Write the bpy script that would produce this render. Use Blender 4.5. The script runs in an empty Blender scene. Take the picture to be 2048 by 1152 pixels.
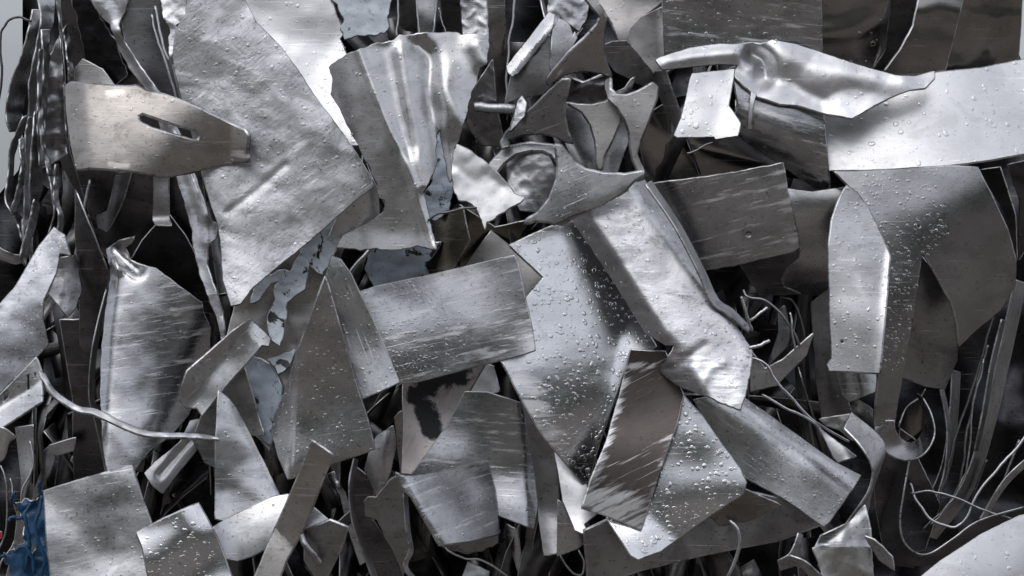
import bpy, math, random
import numpy as np
from mathutils.geometry import delaunay_2d_cdt
from mathutils import Vector

SC = bpy.context.scene
COL = SC.collection
R = math.radians
U = 0.0005            # metres per photo pixel at the reference plane
D = 2.0               # camera distance to the reference plane
ZC = 1.35             # camera height above the yard
# ------------------------------------------------------------------ camera
cam = bpy.data.cameras.new('camera'); co = bpy.data.objects.new('camera', cam); COL.objects.link(co)
co.location = (0, -D, ZC); co.rotation_euler = (R(90), 0, 0)
cam.sensor_width = 36; cam.lens = 36*D/(2048*U); cam.clip_start = 0.05; cam.clip_end = 2000
SC.camera = co
# ------------------------------------------------------------------ sky, sun, exposure
SUN_EL, SUN_AZ = 52, 205          # degrees; azimuth clockwise from +Y
w = bpy.data.worlds.new('World'); SC.world = w; w.use_nodes = True
nt = w.node_tree; nt.nodes.clear()
def nd(tree, typ, **kw):
    n = tree.nodes.new(typ)
    for k, v in kw.items(): setattr(n, k, v)
    return n
sky = nd(nt, 'ShaderNodeTexSky', sky_type='NISHITA', sun_disc=False, sun_elevation=R(SUN_EL), sun_rotation=R(SUN_AZ),
         air_density=1.0, dust_density=2.0, ozone_density=1.0, altitude=100)
hs = nd(nt, 'ShaderNodeHueSaturation'); hs.inputs['Saturation'].default_value = 0.4
nt.links.new(sky.outputs[0], hs.inputs['Color'])
tc = nd(nt, 'ShaderNodeTexCoord'); cl = nd(nt, 'ShaderNodeTexNoise'); cl.inputs['Scale'].default_value = 2.3
cl.inputs['Detail'].default_value = 5; nt.links.new(tc.outputs['Generated'], cl.inputs['Vector'])
mr = nd(nt, 'ShaderNodeMapRange'); nt.links.new(cl.outputs['Fac'], mr.inputs[0])
for i, v in ((1, .36), (2, .64), (3, .66), (4, 1.25)): mr.inputs[i].default_value = v
mx = nd(nt, 'ShaderNodeMix', data_type='RGBA', blend_type='MULTIPLY'); mx.inputs[0].default_value = 1
ov = nd(nt, 'ShaderNodeMix', data_type='RGBA'); ov.inputs[0].default_value = 0.72      # thin even cloud over the clear sky
ov.inputs[7].default_value = (4.12, 4.26, 4.66, 1); nt.links.new(hs.outputs[0], ov.inputs[6])
nt.links.new(ov.outputs[2], mx.inputs[6]); nt.links.new(mr.outputs[0], mx.inputs[7])
sx = nd(nt, 'ShaderNodeSeparateXYZ'); nt.links.new(tc.outputs['Generated'], sx.inputs[0])
el = nd(nt, 'ShaderNodeMapRange'); nt.links.new(sx.outputs['Z'], el.inputs[0])
for i, v in ((1, 0.0), (2, .52), (3, .52), (4, 1.10)): el.inputs[i].default_value = v
mz = nd(nt, 'ShaderNodeMix', data_type='RGBA', blend_type='MULTIPLY'); mz.inputs[0].default_value = 1
nt.links.new(mx.outputs[2], mz.inputs[6]); nt.links.new(el.outputs[0], mz.inputs[7])
bg = nd(nt, 'ShaderNodeBackground'); bg.inputs['Strength'].default_value = 0.15
nt.links.new(mz.outputs[2], bg.inputs[0])
out = nd(nt, 'ShaderNodeOutputWorld'); nt.links.new(bg.outputs[0], out.inputs[0])
sl = bpy.data.lights.new('sun', 'SUN'); sl.energy = 0.5; sl.angle = R(50); sl.color = (1, .97, .93)
so = bpy.data.objects.new('sun', sl); COL.objects.link(so)
sdir = Vector((math.sin(R(SUN_AZ))*math.cos(R(SUN_EL)), math.cos(R(SUN_AZ))*math.cos(R(SUN_EL)), math.sin(R(SUN_EL))))
so.rotation_euler = (-sdir).to_track_quat('-Z', 'Y').to_euler()
SC.view_settings.view_transform = 'Standard'; SC.view_settings.look = 'None'
SC.view_settings.gamma = 1; SC.view_settings.use_curve_mapping = False
SC.view_settings.exposure = 0.46
SC.render.engine = 'CYCLES'
SC.cycles.use_denoising = True; SC.cycles.max_bounces = 10; SC.cycles.glossy_bounces = 6
SC.cycles.transmission_bounces = 6; SC.cycles.blur_glossy = 0.6; SC.cycles.sample_clamp_indirect = 6

# ------------------------------------------------------------------ helpers
rng = np.random.default_rng(7)
def unproj(P):
    """photo pixel + depth towards the camera (pixels) -> world metres"""
    P = np.asarray(P, float); k = (D - P[:, 2]*U)/D
    return np.stack([(P[:, 0]-1024)*U*k, -P[:, 2]*U, ZC + (576-P[:, 1])*U*k], 1)
_perm = np.random.default_rng(3).permutation(4096)
def gnoise(x, y, seed=0):
    xi = np.floor(x).astype(int); yi = np.floor(y).astype(int); xf = x-xi; yf = y-yi
    def g(ix, iy):
        h = _perm[(ix*73 + _perm[(iy*151 + seed*977) % 4096]) % 4096]; a = h*(2*np.pi/4096)
        return np.cos(a)*(x-ix) + np.sin(a)*(y-iy)
    u = xf**3*(xf*(xf*6-15)+10); v = yf**3*(yf*(yf*6-15)+10)
    a = g(xi, yi)*(1-u) + g(xi+1, yi)*u; b = g(xi, yi+1)*(1-u) + g(xi+1, yi+1)*u
    return (a*(1-v) + b*v)*1.5
def fbm(x, y, seed=0, oct=3, ridged=False):
    s = 0*x; a = 1.0
    for i in range(oct):
        q = gnoise(x*2**i, y*2**i, seed+i)
        s = s + a*((0.5-np.abs(q)*1.6) if ridged else q); a *= .45
    return s
def facet(x, y, s, seed):
    """creased foil: piecewise flat facets on a warped triangle lattice"""
    o = 0*x
    for k, a in ((1, 1.0), (2.3, .42)):
        u = x/s*k + .55*gnoise(x/s*k*.8, y/s*k*.8, seed+1) + seed*.13; v = y/s*k + .55*gnoise(x/s*k*.8+5, y/s*k*.8, seed+2)
        a0 = seed*.7+k; u, v = u*math.cos(a0)-v*math.sin(a0), u*math.sin(a0)+v*math.cos(a0)
        ui, vi = np.floor(u).astype(int), np.floor(v).astype(int); uf, vf = u-ui, v-vi
        h_ = lambda i, j: _perm[(i*73+_perm[(j*151+seed*31+int(k*7)) % 4096]) % 4096]/2048.0-1
        t = uf > vf; c0, c1 = h_(ui, vi), h_(ui+1, vi+1)
        o = o + a*np.where(t, c0+(h_(ui+1, vi)-c0)*uf+(c1-h_(ui+1, vi))*vf, c0+(h_(ui, vi+1)-c0)*vf+(c1-h_(ui, vi+1))*uf)/k
    return o
def catmull(P, n, closed=False):
    P = np.asarray(P, float); N = len(P)
    if N < 3: 
        t = np.linspace(0, 1, n)[:, None]; return P[0]*(1-t)+P[-1]*t
    seg = N if closed else N-1
    t = np.linspace(0, seg, n, endpoint=not closed); i = np.minimum(t.astype(int), seg-1); f = (t-i)[:, None]
    if closed: a, b, c, d = P[(i-1) % N], P[i % N], P[(i+1) % N], P[(i+2) % N]
    else:
        Q = np.vstack([2*P[0]-P[1], P, 2*P[-1]-P[-2]]); a, b, c, d = Q[i], Q[i+1], Q[i+2], Q[i+3]
    return 0.5*(2*b + (c-a)*f + (2*a-5*b+4*c-d)*f*f + (3*b-a-3*c+d)*f**3)
def inside(X, Y, poly):
    c = np.zeros(len(X), bool); n = len(poly); j = n-1
    for i in range(n):
        x0, y0 = poly[i]; x1, y1 = poly[j]
        if y0 != y1:
            m = ((y0 > Y) != (y1 > Y)) & (X < (x1-x0)*(Y-y0)/(y1-y0)+x0); c ^= m
        j = i
    return c
def dens(poly, step):
    o = []
    for i in range(len(poly)):
        a = np.array(poly[i], float); b = np.array(poly[(i+1) % len(poly)], float)
        n = max(1, int(round(np.linalg.norm(b-a)/step)))
        for k in range(n): o.append(a+(b-a)*k/n)
    return np.array(o)
def vnormals(V, T):
    n = np.zeros_like(V); fn = np.cross(V[T[:, 1]]-V[T[:, 0]], V[T[:, 2]]-V[T[:, 0]])
    for k in range(3): np.add.at(n, T[:, k], fn)
    return n/np.maximum(np.linalg.norm(n, axis=1, keepdims=True), 1e-12)

CELL = 10; GW, GH = 2400//CELL, 1500//CELL
HM = np.full((GH, GW), -60.0)          # what is already stacked, as depth per cell
def cells(P):
    i = np.clip(((P[:, 1]+170)/CELL).astype(int), 0, GH-1); j = np.clip(((P[:, 0]+170)/CELL).astype(int), 0, GW-1)
    return i, j
def stack(P, gap, base=None, record=True):
    """lay a piece on what already lies there (back to front), return its depth offset"""
    i, j = cells(P); lo = np.full((GH, GW), 1e9); hi = np.full((GH, GW), -1e9)
    np.minimum.at(lo, (i, j), P[:, 2]); np.maximum.at(hi, (i, j), P[:, 2])
    m = lo < 1e8
    off = np.max((HM[m]-lo[m])) + gap if base is None else base
    if record: HM[m] = np.maximum(HM[m], hi[m]+off)
    return off
def finish(name, V, F, uv, mats, label=None, cat=None, group=None, parent=None, matidx=None, smooth=True, kind=None, origin=None):
    c = V.mean(0) if origin is None else origin
    me = bpy.data.meshes.new(name); me.from_pydata((V-c).tolist(), [], F if isinstance(F, list) else F.tolist())
    for m in mats: me.materials.append(m)
    if uv is not None:
        l = me.uv_layers.new(name='UVMap'); idx = np.empty(len(me.loops), int); me.loops.foreach_get('vertex_index', idx)
        l.data.foreach_set('uv', np.asarray(uv, float)[idx].ravel())
    if smooth: me.polygons.foreach_set('use_smooth', np.ones(len(me.polygons), bool))
    if matidx is not None: me.polygons.foreach_set('material_index', np.asarray(matidx, int))
    me.update()
    o = bpy.data.objects.new(name, me); COL.objects.link(o)
    if parent is not None: o.parent = parent
    else: o.location = c
    if label: o['label'] = label
    if cat: o['category'] = cat
    if group: o['group'] = group
    if kind: o['kind'] = kind
    return o
_last_rim = [None]
def thick_mesh(V, T, uv, th):
    """front skin, back skin and a rounded rim, each with its own vertices"""
    N = vnormals(V, T); n = len(V); Bk = V - N*th
    ed = {}
    for t in T.tolist():
        for a, b in ((t[0], t[1]), (t[1], t[2]), (t[2], t[0])): ed[(a, b)] = ed.get((a, b), 0)+1
    be = [(a, b) for (a, b) in ed if (b, a) not in ed]
    bi = np.array(sorted({v for e in be for v in e})); mp = {v: k for k, v in enumerate(bi)}
    O = np.zeros((len(bi), 3))
    for a, b in be:
        o = np.cross(V[b]-V[a], N[a]); l = np.linalg.norm(o)
        if l > 1e-12: O[mp[a]] += o/l; O[mp[b]] += o/l
    O /= np.maximum(np.linalg.norm(O, axis=1, keepdims=True), 1e-9)
    _last_rim[0] = bi; nb = len(bi); f0 = V[bi]; b0 = Bk[bi]
    m1 = f0 - N[bi]*th*.22 + O*th*.48; m2 = f0 - N[bi]*th*.78 + O*th*.48
    VV = np.vstack([V, Bk, f0, m1, m2, b0]); UVV = np.vstack([uv, uv] + [uv[bi]]*4)
    F = [tuple(t) for t in T.tolist()] + [(t[0]+n, t[2]+n, t[1]+n) for t in T.tolist()]
    k = len(F); s = 2*n
    for a, b in be:
        a, b = mp[a], mp[b]
        for r in range(3):
            F.append((s+r*nb+a, s+(r+1)*nb+a, s+(r+1)*nb+b, s+r*nb+b))
    mi = np.zeros(len(F), int); mi[k:] = 1
    return VV, F, UVV, mi, N
def droplets(V, T, N, dens_, rmin, rmax, parent, c, px_area, poly=None, P=None):
    a = np.linalg.norm(np.cross(V[T[:, 1]]-V[T[:, 0]], V[T[:, 2]]-V[T[:, 0]]), axis=1)
    if P is not None:
        ctr = P[T].mean(1); a = a*(0.7+0.3*np.clip(0.5+1.4*gnoise(ctr[:, 0]/130, ctr[:, 1]/130, 5), 0, 1.3))
        if poly is not None: a = a*inside(ctr[:, 0], ctr[:, 1], poly)
    cnt = int(1.35*dens_*px_area/1e4)
    if cnt < 1 or a.sum() <= 0: return
    ti = rng.choice(len(T), cnt, p=a/a.sum()); VS = []; FS = []; k = 0
    up = np.array([0, 0, 1.0])
    for t in ti:
        r1, r2 = rng.random(2)
        if r1+r2 > 1: r1, r2 = 1-r1, 1-r2
        q = T[t]; p = V[q[0]] + r1*(V[q[1]]-V[q[0]]) + r2*(V[q[2]]-V[q[0]]); nn = N[q[0]]
        r = U*(rmin*.8 + (rmax*.88-rmin*.8)*rng.random()**2.3)
        e1 = up - nn*np.dot(up, nn); e1 /= np.linalg.norm(e1)+1e-9; e2 = np.cross(nn, e1)
        th0 = (rng.random()*.9-.45) if rng.random() < .45 else 1.57+rng.random()*.8-.4; e1, e2 = e1*math.cos(th0)+e2*math.sin(th0), e2*math.cos(th0)-e1*math.sin(th0)
        el = 1+.6*rng.random()**2; S = 8; ring = []
        ph = rng.random(S)*.3+.85
        for (rr, hh) in ((1.0, -.04), (.80, .17), (.44, .27)):
            for s in range(S):
                an = 2*math.pi*s/S; q1 = math.cos(an)*el*rr*ph[s]; q2 = math.sin(an)*rr*ph[s]
                sag = -.10*hh*el*2
                VS.append(p + r*((q1+sag)*e1 + q2*e2 + hh*nn))
        VS.append(p + r*(-.1*e1+.29*nn)); VS.append(p - r*.05*nn)
        for g in range(2):
            for s in range(S):
                a0 = k+g*S+s; a1 = k+g*S+(s+1) % S; FS.append((a0, a0+S, a1+S, a1))
        for s in range(S):
            FS.append((k+2*S+s, k+3*S, k+2*S+(s+1) % S)); FS.append((k+s, k+(s+1) % S, k+3*S+1))
        k += 3*S+2
    o = finish('water_droplets', np.array(VS), FS, None, [WATER], parent=parent, kind='stuff', origin=c)
    return o
INFO = []
def S(name, label, pts, t=(0, 0), f=(), b=(), cyl=(), n=(), m='bare', ang=0, th=4, jag=0, holes=(), drops=None, gap=5,
      step=9, sm=False, cat='sheet metal', group=None, base=None, seed=None, tread=None, droppoly=None, rim='rim', pl=(), wear=(), split=(), warp=.07):
    """sheet of metal: outline seen in the photo, real depth from tilt, folds, ridges, curvature and crumple"""
    sd = seed if seed is not None else (abs(hash_(label)) % 997)
    poly = catmull(pts, max(24, len(pts)*6), True) if sm else np.array(pts, float)
    B = dens(poly, step)
    if jag:
        c = np.roll(B, -1, 0)-np.roll(B, 1, 0); nn = np.stack([-c[:, 1], c[:, 0]], 1)/np.maximum(np.linalg.norm(c, axis=1, keepdims=True), 1e-9)
        s = np.cumsum(np.linalg.norm(np.roll(B, -1, 0)-B, axis=1))
        B = B + nn*(fbm(s/17, s*0+.37, sd, 3)*jag*.8)[:, None]
    elif step <= 12:
        c = np.roll(B, -1, 0)-np.roll(B, 1, 0); nn = np.stack([-c[:, 1], c[:, 0]], 1)/np.maximum(np.linalg.norm(c, axis=1, keepdims=True), 1e-9)
        s = np.cumsum(np.linalg.norm(np.roll(B, -1, 0)-B, axis=1)); B = B + nn*(fbm(s/60, s*0+.37, sd, 2)*.7 + fbm(s/13, s*0+.11, sd+2, 2)*.5)[:, None]
    H = []
    for h in holes:
        if len(h) == 3: H.append(np.array([(h[0]+h[2]*math.cos(a), h[1]+h[2]*math.sin(a)) for a in np.linspace(0, 2*np.pi, 14, endpoint=False)]))
        else: H.append(dens(np.array(h, float), 6))
    x0, y0 = B.min(0); x1, y1 = B.max(0)
    gx, gy = np.meshgrid(np.arange(x0, x1, step), np.arange(y0, y1, step*.87)); gx = gx.copy(); gx[1::2] += step*.5
    gx, gy = gx.ravel(), gy.ravel(); k = inside(gx, gy, B.tolist()); gx, gy = gx[k], gy[k]
    allb = np.vstack([B]+H)
    if len(gx):
        d2 = np.min((gx[:, None]-allb[None, :, 0])**2+(gy[:, None]-allb[None, :, 1])**2, 1); k = d2 > (step*.5)**2; gx, gy = gx[k], gy[k]
    for h in H:
        k = ~inside(gx, gy, h.tolist()); gx, gy = gx[k], gy[k]
    pv = [Vector(p) for p in allb.tolist()] + [Vector(p) for p in zip(gx.tolist(), gy.tolist())]
    E = []; s0 = 0
    for L_ in [B]+H:
        E += [(s0+i, s0+(i+1) % len(L_)) for i in range(len(L_))]; s0 += len(L_)
    rv, _, rf, *_ = delaunay_2d_cdt(pv, E, [], 0, 1e-4)
    X = np.array([v[:] for v in rv]); T = np.array([fc[:] for fc in rf if len(fc) == 3])
    ct = X[T].mean(1); k = inside(ct[:, 0], ct[:, 1], B.tolist())
    for h in H: k &= ~inside(ct[:, 0], ct[:, 1], h.tolist())
    T = T[k]
    used = np.unique(T); mp = np.full(len(X), -1); mp[used] = np.arange(len(used)); X = X[used]; T = mp[T]
    e1 = X[T[:, 1]]-X[T[:, 0]]; e2 = X[T[:, 2]]-X[T[:, 0]]; flip = e1[:, 0]*e2[:, 1]-e1[:, 1]*e2[:, 0] > 0
    T[flip] = T[flip][:, ::-1]                     # image y runs down: this winding faces the camera
    x, y = X[:, 0], X[:, 1]; cx, cy = poly.mean(0)
    d = t[0]*(x-cx) + t[1]*(y-cy)
    def sdist(l):
        L_ = math.hypot(l[2]-l[0], l[3]-l[1]); return (-(l[3]-l[1])*(x-l[0]) + (l[2]-l[0])*(y-l[1]))/L_
    spn = max(x1-x0, y1-y0, 60); d = d + warp*spn*(gnoise(x/spn*1.3+sd*.17, y/spn*1.3+sd*.31, sd+40) + .12*gnoise(x/spn*3.1+sd*.37, y/spn*3.1, sd+41))
    for l in f:
        s = sdist(l); d = d + l[4]*.5*(s+np.sqrt(s*s+l[5]**2))
    for l in cyl: d = d - l[4]*sdist(l)**2/100
    for l in b:
        vx, vy = l[2]-l[0], l[3]-l[1]; q = np.clip(((x-l[0])*vx+(y-l[1])*vy)/max(vx*vx+vy*vy, 1e-9), 0, 1)
        dd = (x-l[0]-q*vx)**2+(y-l[1]-q*vy)**2; d = d + l[4]*np.exp(-dd/l[5]**2)
    for q in pl:
        dm = np.full(len(x), 1e9); pp = catmull([(*p, 0) for p in q[0]], 8*len(q[0]))[:, :2] if len(q[0]) > 2 else np.array(q[0], float)
        for l0, l1 in zip(pp[:-1], pp[1:]):
            vv_ = l1-l0; u_ = np.clip(((x-l0[0])*vv_[0]+(y-l0[1])*vv_[1])/max(vv_@vv_, 1e-9), 0, 1); dm = np.minimum(dm, (x-l0[0]-u_*vv_[0])**2+(y-l0[1]-u_*vv_[1])**2)
        dm = np.sqrt(dm); d = d + q[1]*(np.sqrt(1+0*dm)*np.exp(-(dm/q[2])**2) if len(q) < 4 else np.clip(1-dm/q[2], 0, 1)**q[3])
    for q in [q for q in n if len(q) > 2 and q[2] == 'f']: d = d + q[0]*facet(x, y, q[1], sd)
    n = [q for q in n if not (len(q) > 2 and q[2] == 'f')]
    for q in n: d = d + q[0]*(.22 if len(q) > 2 and q[2] else .45)*fbm(x/q[1], y/q[1], sd+11, 3, len(q) > 2 and q[2])
    if tread:
        a0 = tread*math.pi/180; p_ = ((x*math.cos(a0)+y*math.sin(a0))/26); r_ = ((-x*math.sin(a0)+y*math.cos(a0))/26)
        par = (np.floor(p_)+np.floor(r_)) % 2; uu = p_-np.floor(p_)-.5; vv = r_-np.floor(r_)-.5
        a_, b_ = np.where(par > 0, uu, vv), np.where(par > 0, vv, uu)
        d = d + 2.6*np.exp(-(a_/.13)**2-(b_/.42)**4)
    P = np.stack([x, y, d], 1)
    off = stack(P, gap, base); P[:, 2] += off
    INFO.append((label, round(float(off)), round(float(P[:, 2].min())), round(float(P[:, 2].max()))))
    V = unproj(P); a0 = ang*math.pi/180; ro = np.array([(sd*7) % 53, (sd*13) % 47])
    uv = np.stack([((x-cx)*math.cos(a0)+(y-cy)*math.sin(a0))/100, (-(x-cx)*math.sin(a0)+(y-cy)*math.cos(a0))/100], 1)+ro
    VV, F, UVV, mi, N = thick_mesh(V, T, uv, th*U)
    wr = 0*x
    for q in wear:
        vx, vy = q[2]-q[0], q[3]-q[1]; u_ = np.clip(((x-q[0])*vx+(y-q[1])*vy)/max(vx*vx+vy*vy, 1e-9), 0, 1)
        wr = np.maximum(wr, q[5]*np.clip(1.25-np.sqrt((x-q[0]-u_*vx)**2+(y-q[1]-u_*vy)**2)/q[4], 0, 1))
    bi_ = _last_rim[0]; WV = np.concatenate([wr, wr]+[wr[bi_]]*4); PX = np.concatenate([x, x]+[x[bi_]]*4); PY = np.concatenate([y, y]+[y[bi_]]*4)
    sel = np.full(len(F), -1)
    if split:
        fx = np.array([PX[list(q)].mean() for q in F]); fy = np.array([PY[list(q)].mean() for q in F])
        for k_, (pn, l) in enumerate(split):
            s = (-(l[3]-l[1])*(fx-l[0]) + (l[2]-l[0])*(fy-l[1])); sel[(s > 0) & (sel < 0)] = k_
    def sub(k_, nm, **kw):
        ids = np.nonzero(sel == k_)[0]; Fs = [F[i] for i in ids]; us = np.unique(np.concatenate([np.array(q) for q in Fs])); mpp = np.full(len(VV), -1); mpp[us] = np.arange(len(us))
        o = finish(nm, VV[us], [tuple(mpp[list(q)].tolist()) for q in Fs], UVV[us], [MAT[m], MAT[rim]], matidx=mi[ids], **kw)
        if wear:
            at = o.data.attributes.new('wear', 'FLOAT', 'POINT'); at.data.foreach_set('value', WV[us])
        return o
    o = sub(-1, name, label=label, cat=cat, group=group)
    for k_, (pn, l) in enumerate(split):
        if (sel == k_).sum() > 8: sub(k_, pn, parent=o, origin=np.array(o.location))
    if drops:
        area = .5*np.abs(e1[:, 0]*e2[:, 1]-e1[:, 1]*e2[:, 0]).sum()
        droplets(V, T, N, drops[0], drops[1], drops[2], o, np.array(o.location), area, droppoly, P)
    return o
def hash_(s):
    h = 7
    for ch in s: h = (h*31+ord(ch)) % 1000003
    return h
def L(name, label, A, B, m='bare', th=4, nl=40, na=5, gap=4, base=None, ang=0, cat='metal strip', group=None, n=(), bow=0, jag=0, drops=None, kind=None, lin=False, attach=None):
    """strip or band: ruled between two edge curves of (x, y, depth)"""
    sd = hash_(label or name) % 997
    if lin:
        def lerp(P):
            P = np.array(P, float); s = np.r_[0, np.cumsum(np.linalg.norm(np.diff(P[:, :2], axis=0), axis=1))]; q = np.linspace(0, s[-1], nl)
            return np.stack([np.interp(q, s, P[:, k]) for k in range(3)], 1)
        a, b_ = lerp(A), lerp(B)
    else: a, b_ = catmull(A, nl), catmull(B, nl)
    w_ = np.linspace(0, 1, na)[None, :, None]
    G = a[:, None, :]*(1-w_) + b_[:, None, :]*w_
    G[:, :, 2] += bow*4*(w_[:, :, 0]*(1-w_[:, :, 0]))
    P = G.reshape(-1, 3)
    for q in n:
        s_ = fbm(P[:, 0]/q[1], P[:, 1]/q[1], sd, 3); P[:, 2] += q[0]*s_
        P[:, 0] += .35*q[0]*fbm(P[:, 0]/q[1]+9, P[:, 1]/q[1], sd+4, 2)
    if attach:
        ai, aj = cells(np.array([[attach[0], attach[1], 0]])); base = float(HM[ai[0], aj[0]])-A[0][2]-1
    off = stack(P, gap, base); P[:, 2] += off
    INFO.append((label, round(float(off)), round(float(P[:, 2].min())), round(float(P[:, 2].max()))))
    V = unproj(P); T = []
    for i in range(nl-1):
        for j in range(na-1):
            p, q, r, s_ = i*na+j, i*na+j+1, (i+1)*na+j+1, (i+1)*na+j; T += [(p, q, r), (p, r, s_)]
    T = np.array(T); N = vnormals(V, T)
    if N[:, 1].sum() > 0: T = T[:, ::-1]
    ln = np.linspace(0, nl*.12, nl); uv = np.stack([np.repeat(ln, na)+sd % 40, np.tile(np.linspace(0, .6, na), nl)+sd % 23], 1)
    if ang == 90: uv = uv[:, ::-1]
    VV, F, UVV, mi, N = thick_mesh(V, T, uv, th*U)
    o = finish(name, VV, F, UVV, [MAT[m], MAT['rim']], label, cat, group, matidx=mi, kind=kind)
    if drops: droplets(V, T, N, drops[0], drops[1], drops[2], o, np.array(o.location), 1e4*drops[3], None, P)
    return o
def W(name, label, pts, r=3, flat=1.0, m='bare', gap=3, base=None, cat='wire', group=None, n=1.8, taper=0, parent=None):
    """wire or rod along (x, y, depth) points"""
    sd = hash_(label or name+str(pts[0])) % 997; nl = max(16, int(np.sum(np.linalg.norm(np.diff(np.array(pts, float)[:, :2], axis=0), axis=1))/7))
    C = catmull(pts, nl); s = np.linspace(0, nl*.35, nl); C[:, 0] += 1.7*n*fbm(s*.38, s*0+.3, sd); C[:, 1] += 1.7*n*fbm(s*.38, s*0+.7, sd+3)
    off = stack(C, gap+r, base); C[:, 2] += off
    INFO.append((label, round(float(off)), round(float(C[:, 2].min())), round(float(C[:, 2].max()))))
    V = unproj(C); tg = np.gradient(V, axis=0); tg /= np.linalg.norm(tg, axis=1, keepdims=True)+1e-12
    side = np.cross(tg, np.array([0, -1.0, 0])); side /= np.linalg.norm(side, axis=1, keepdims=True)+1e-9; upv = np.cross(side, tg)
    K = 8; rings = []
    rad = .72*r*U*(1+.12*fbm(s*2, s*0, sd+5))*(1-taper*np.linspace(0, 1, nl))
    for k in range(K):
        an = 2*math.pi*k/K; rings.append(V + side*(rad*math.cos(an))[:, None]*flat + upv*(rad*math.sin(an))[:, None])
    VV = np.stack(rings, 1).reshape(-1, 3); F = []
    for i in range(nl-1):
        for k in range(K): F.append((i*K+k, i*K+(k+1) % K, (i+1)*K+(k+1) % K, (i+1)*K+k))
    F.append(tuple(range(K-1, -1, -1))); F.append(tuple((nl-1)*K+k for k in range(K)))
    uv = np.stack([np.repeat(s, K), np.tile(np.linspace(0, 1, K), nl)], 1)
    return finish(name, VV, F, uv, [MAT[m]], label, cat, group) if parent is None else finish(name, VV, F, uv, [MAT[m]], parent=parent, origin=np.array(parent.location))

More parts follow.
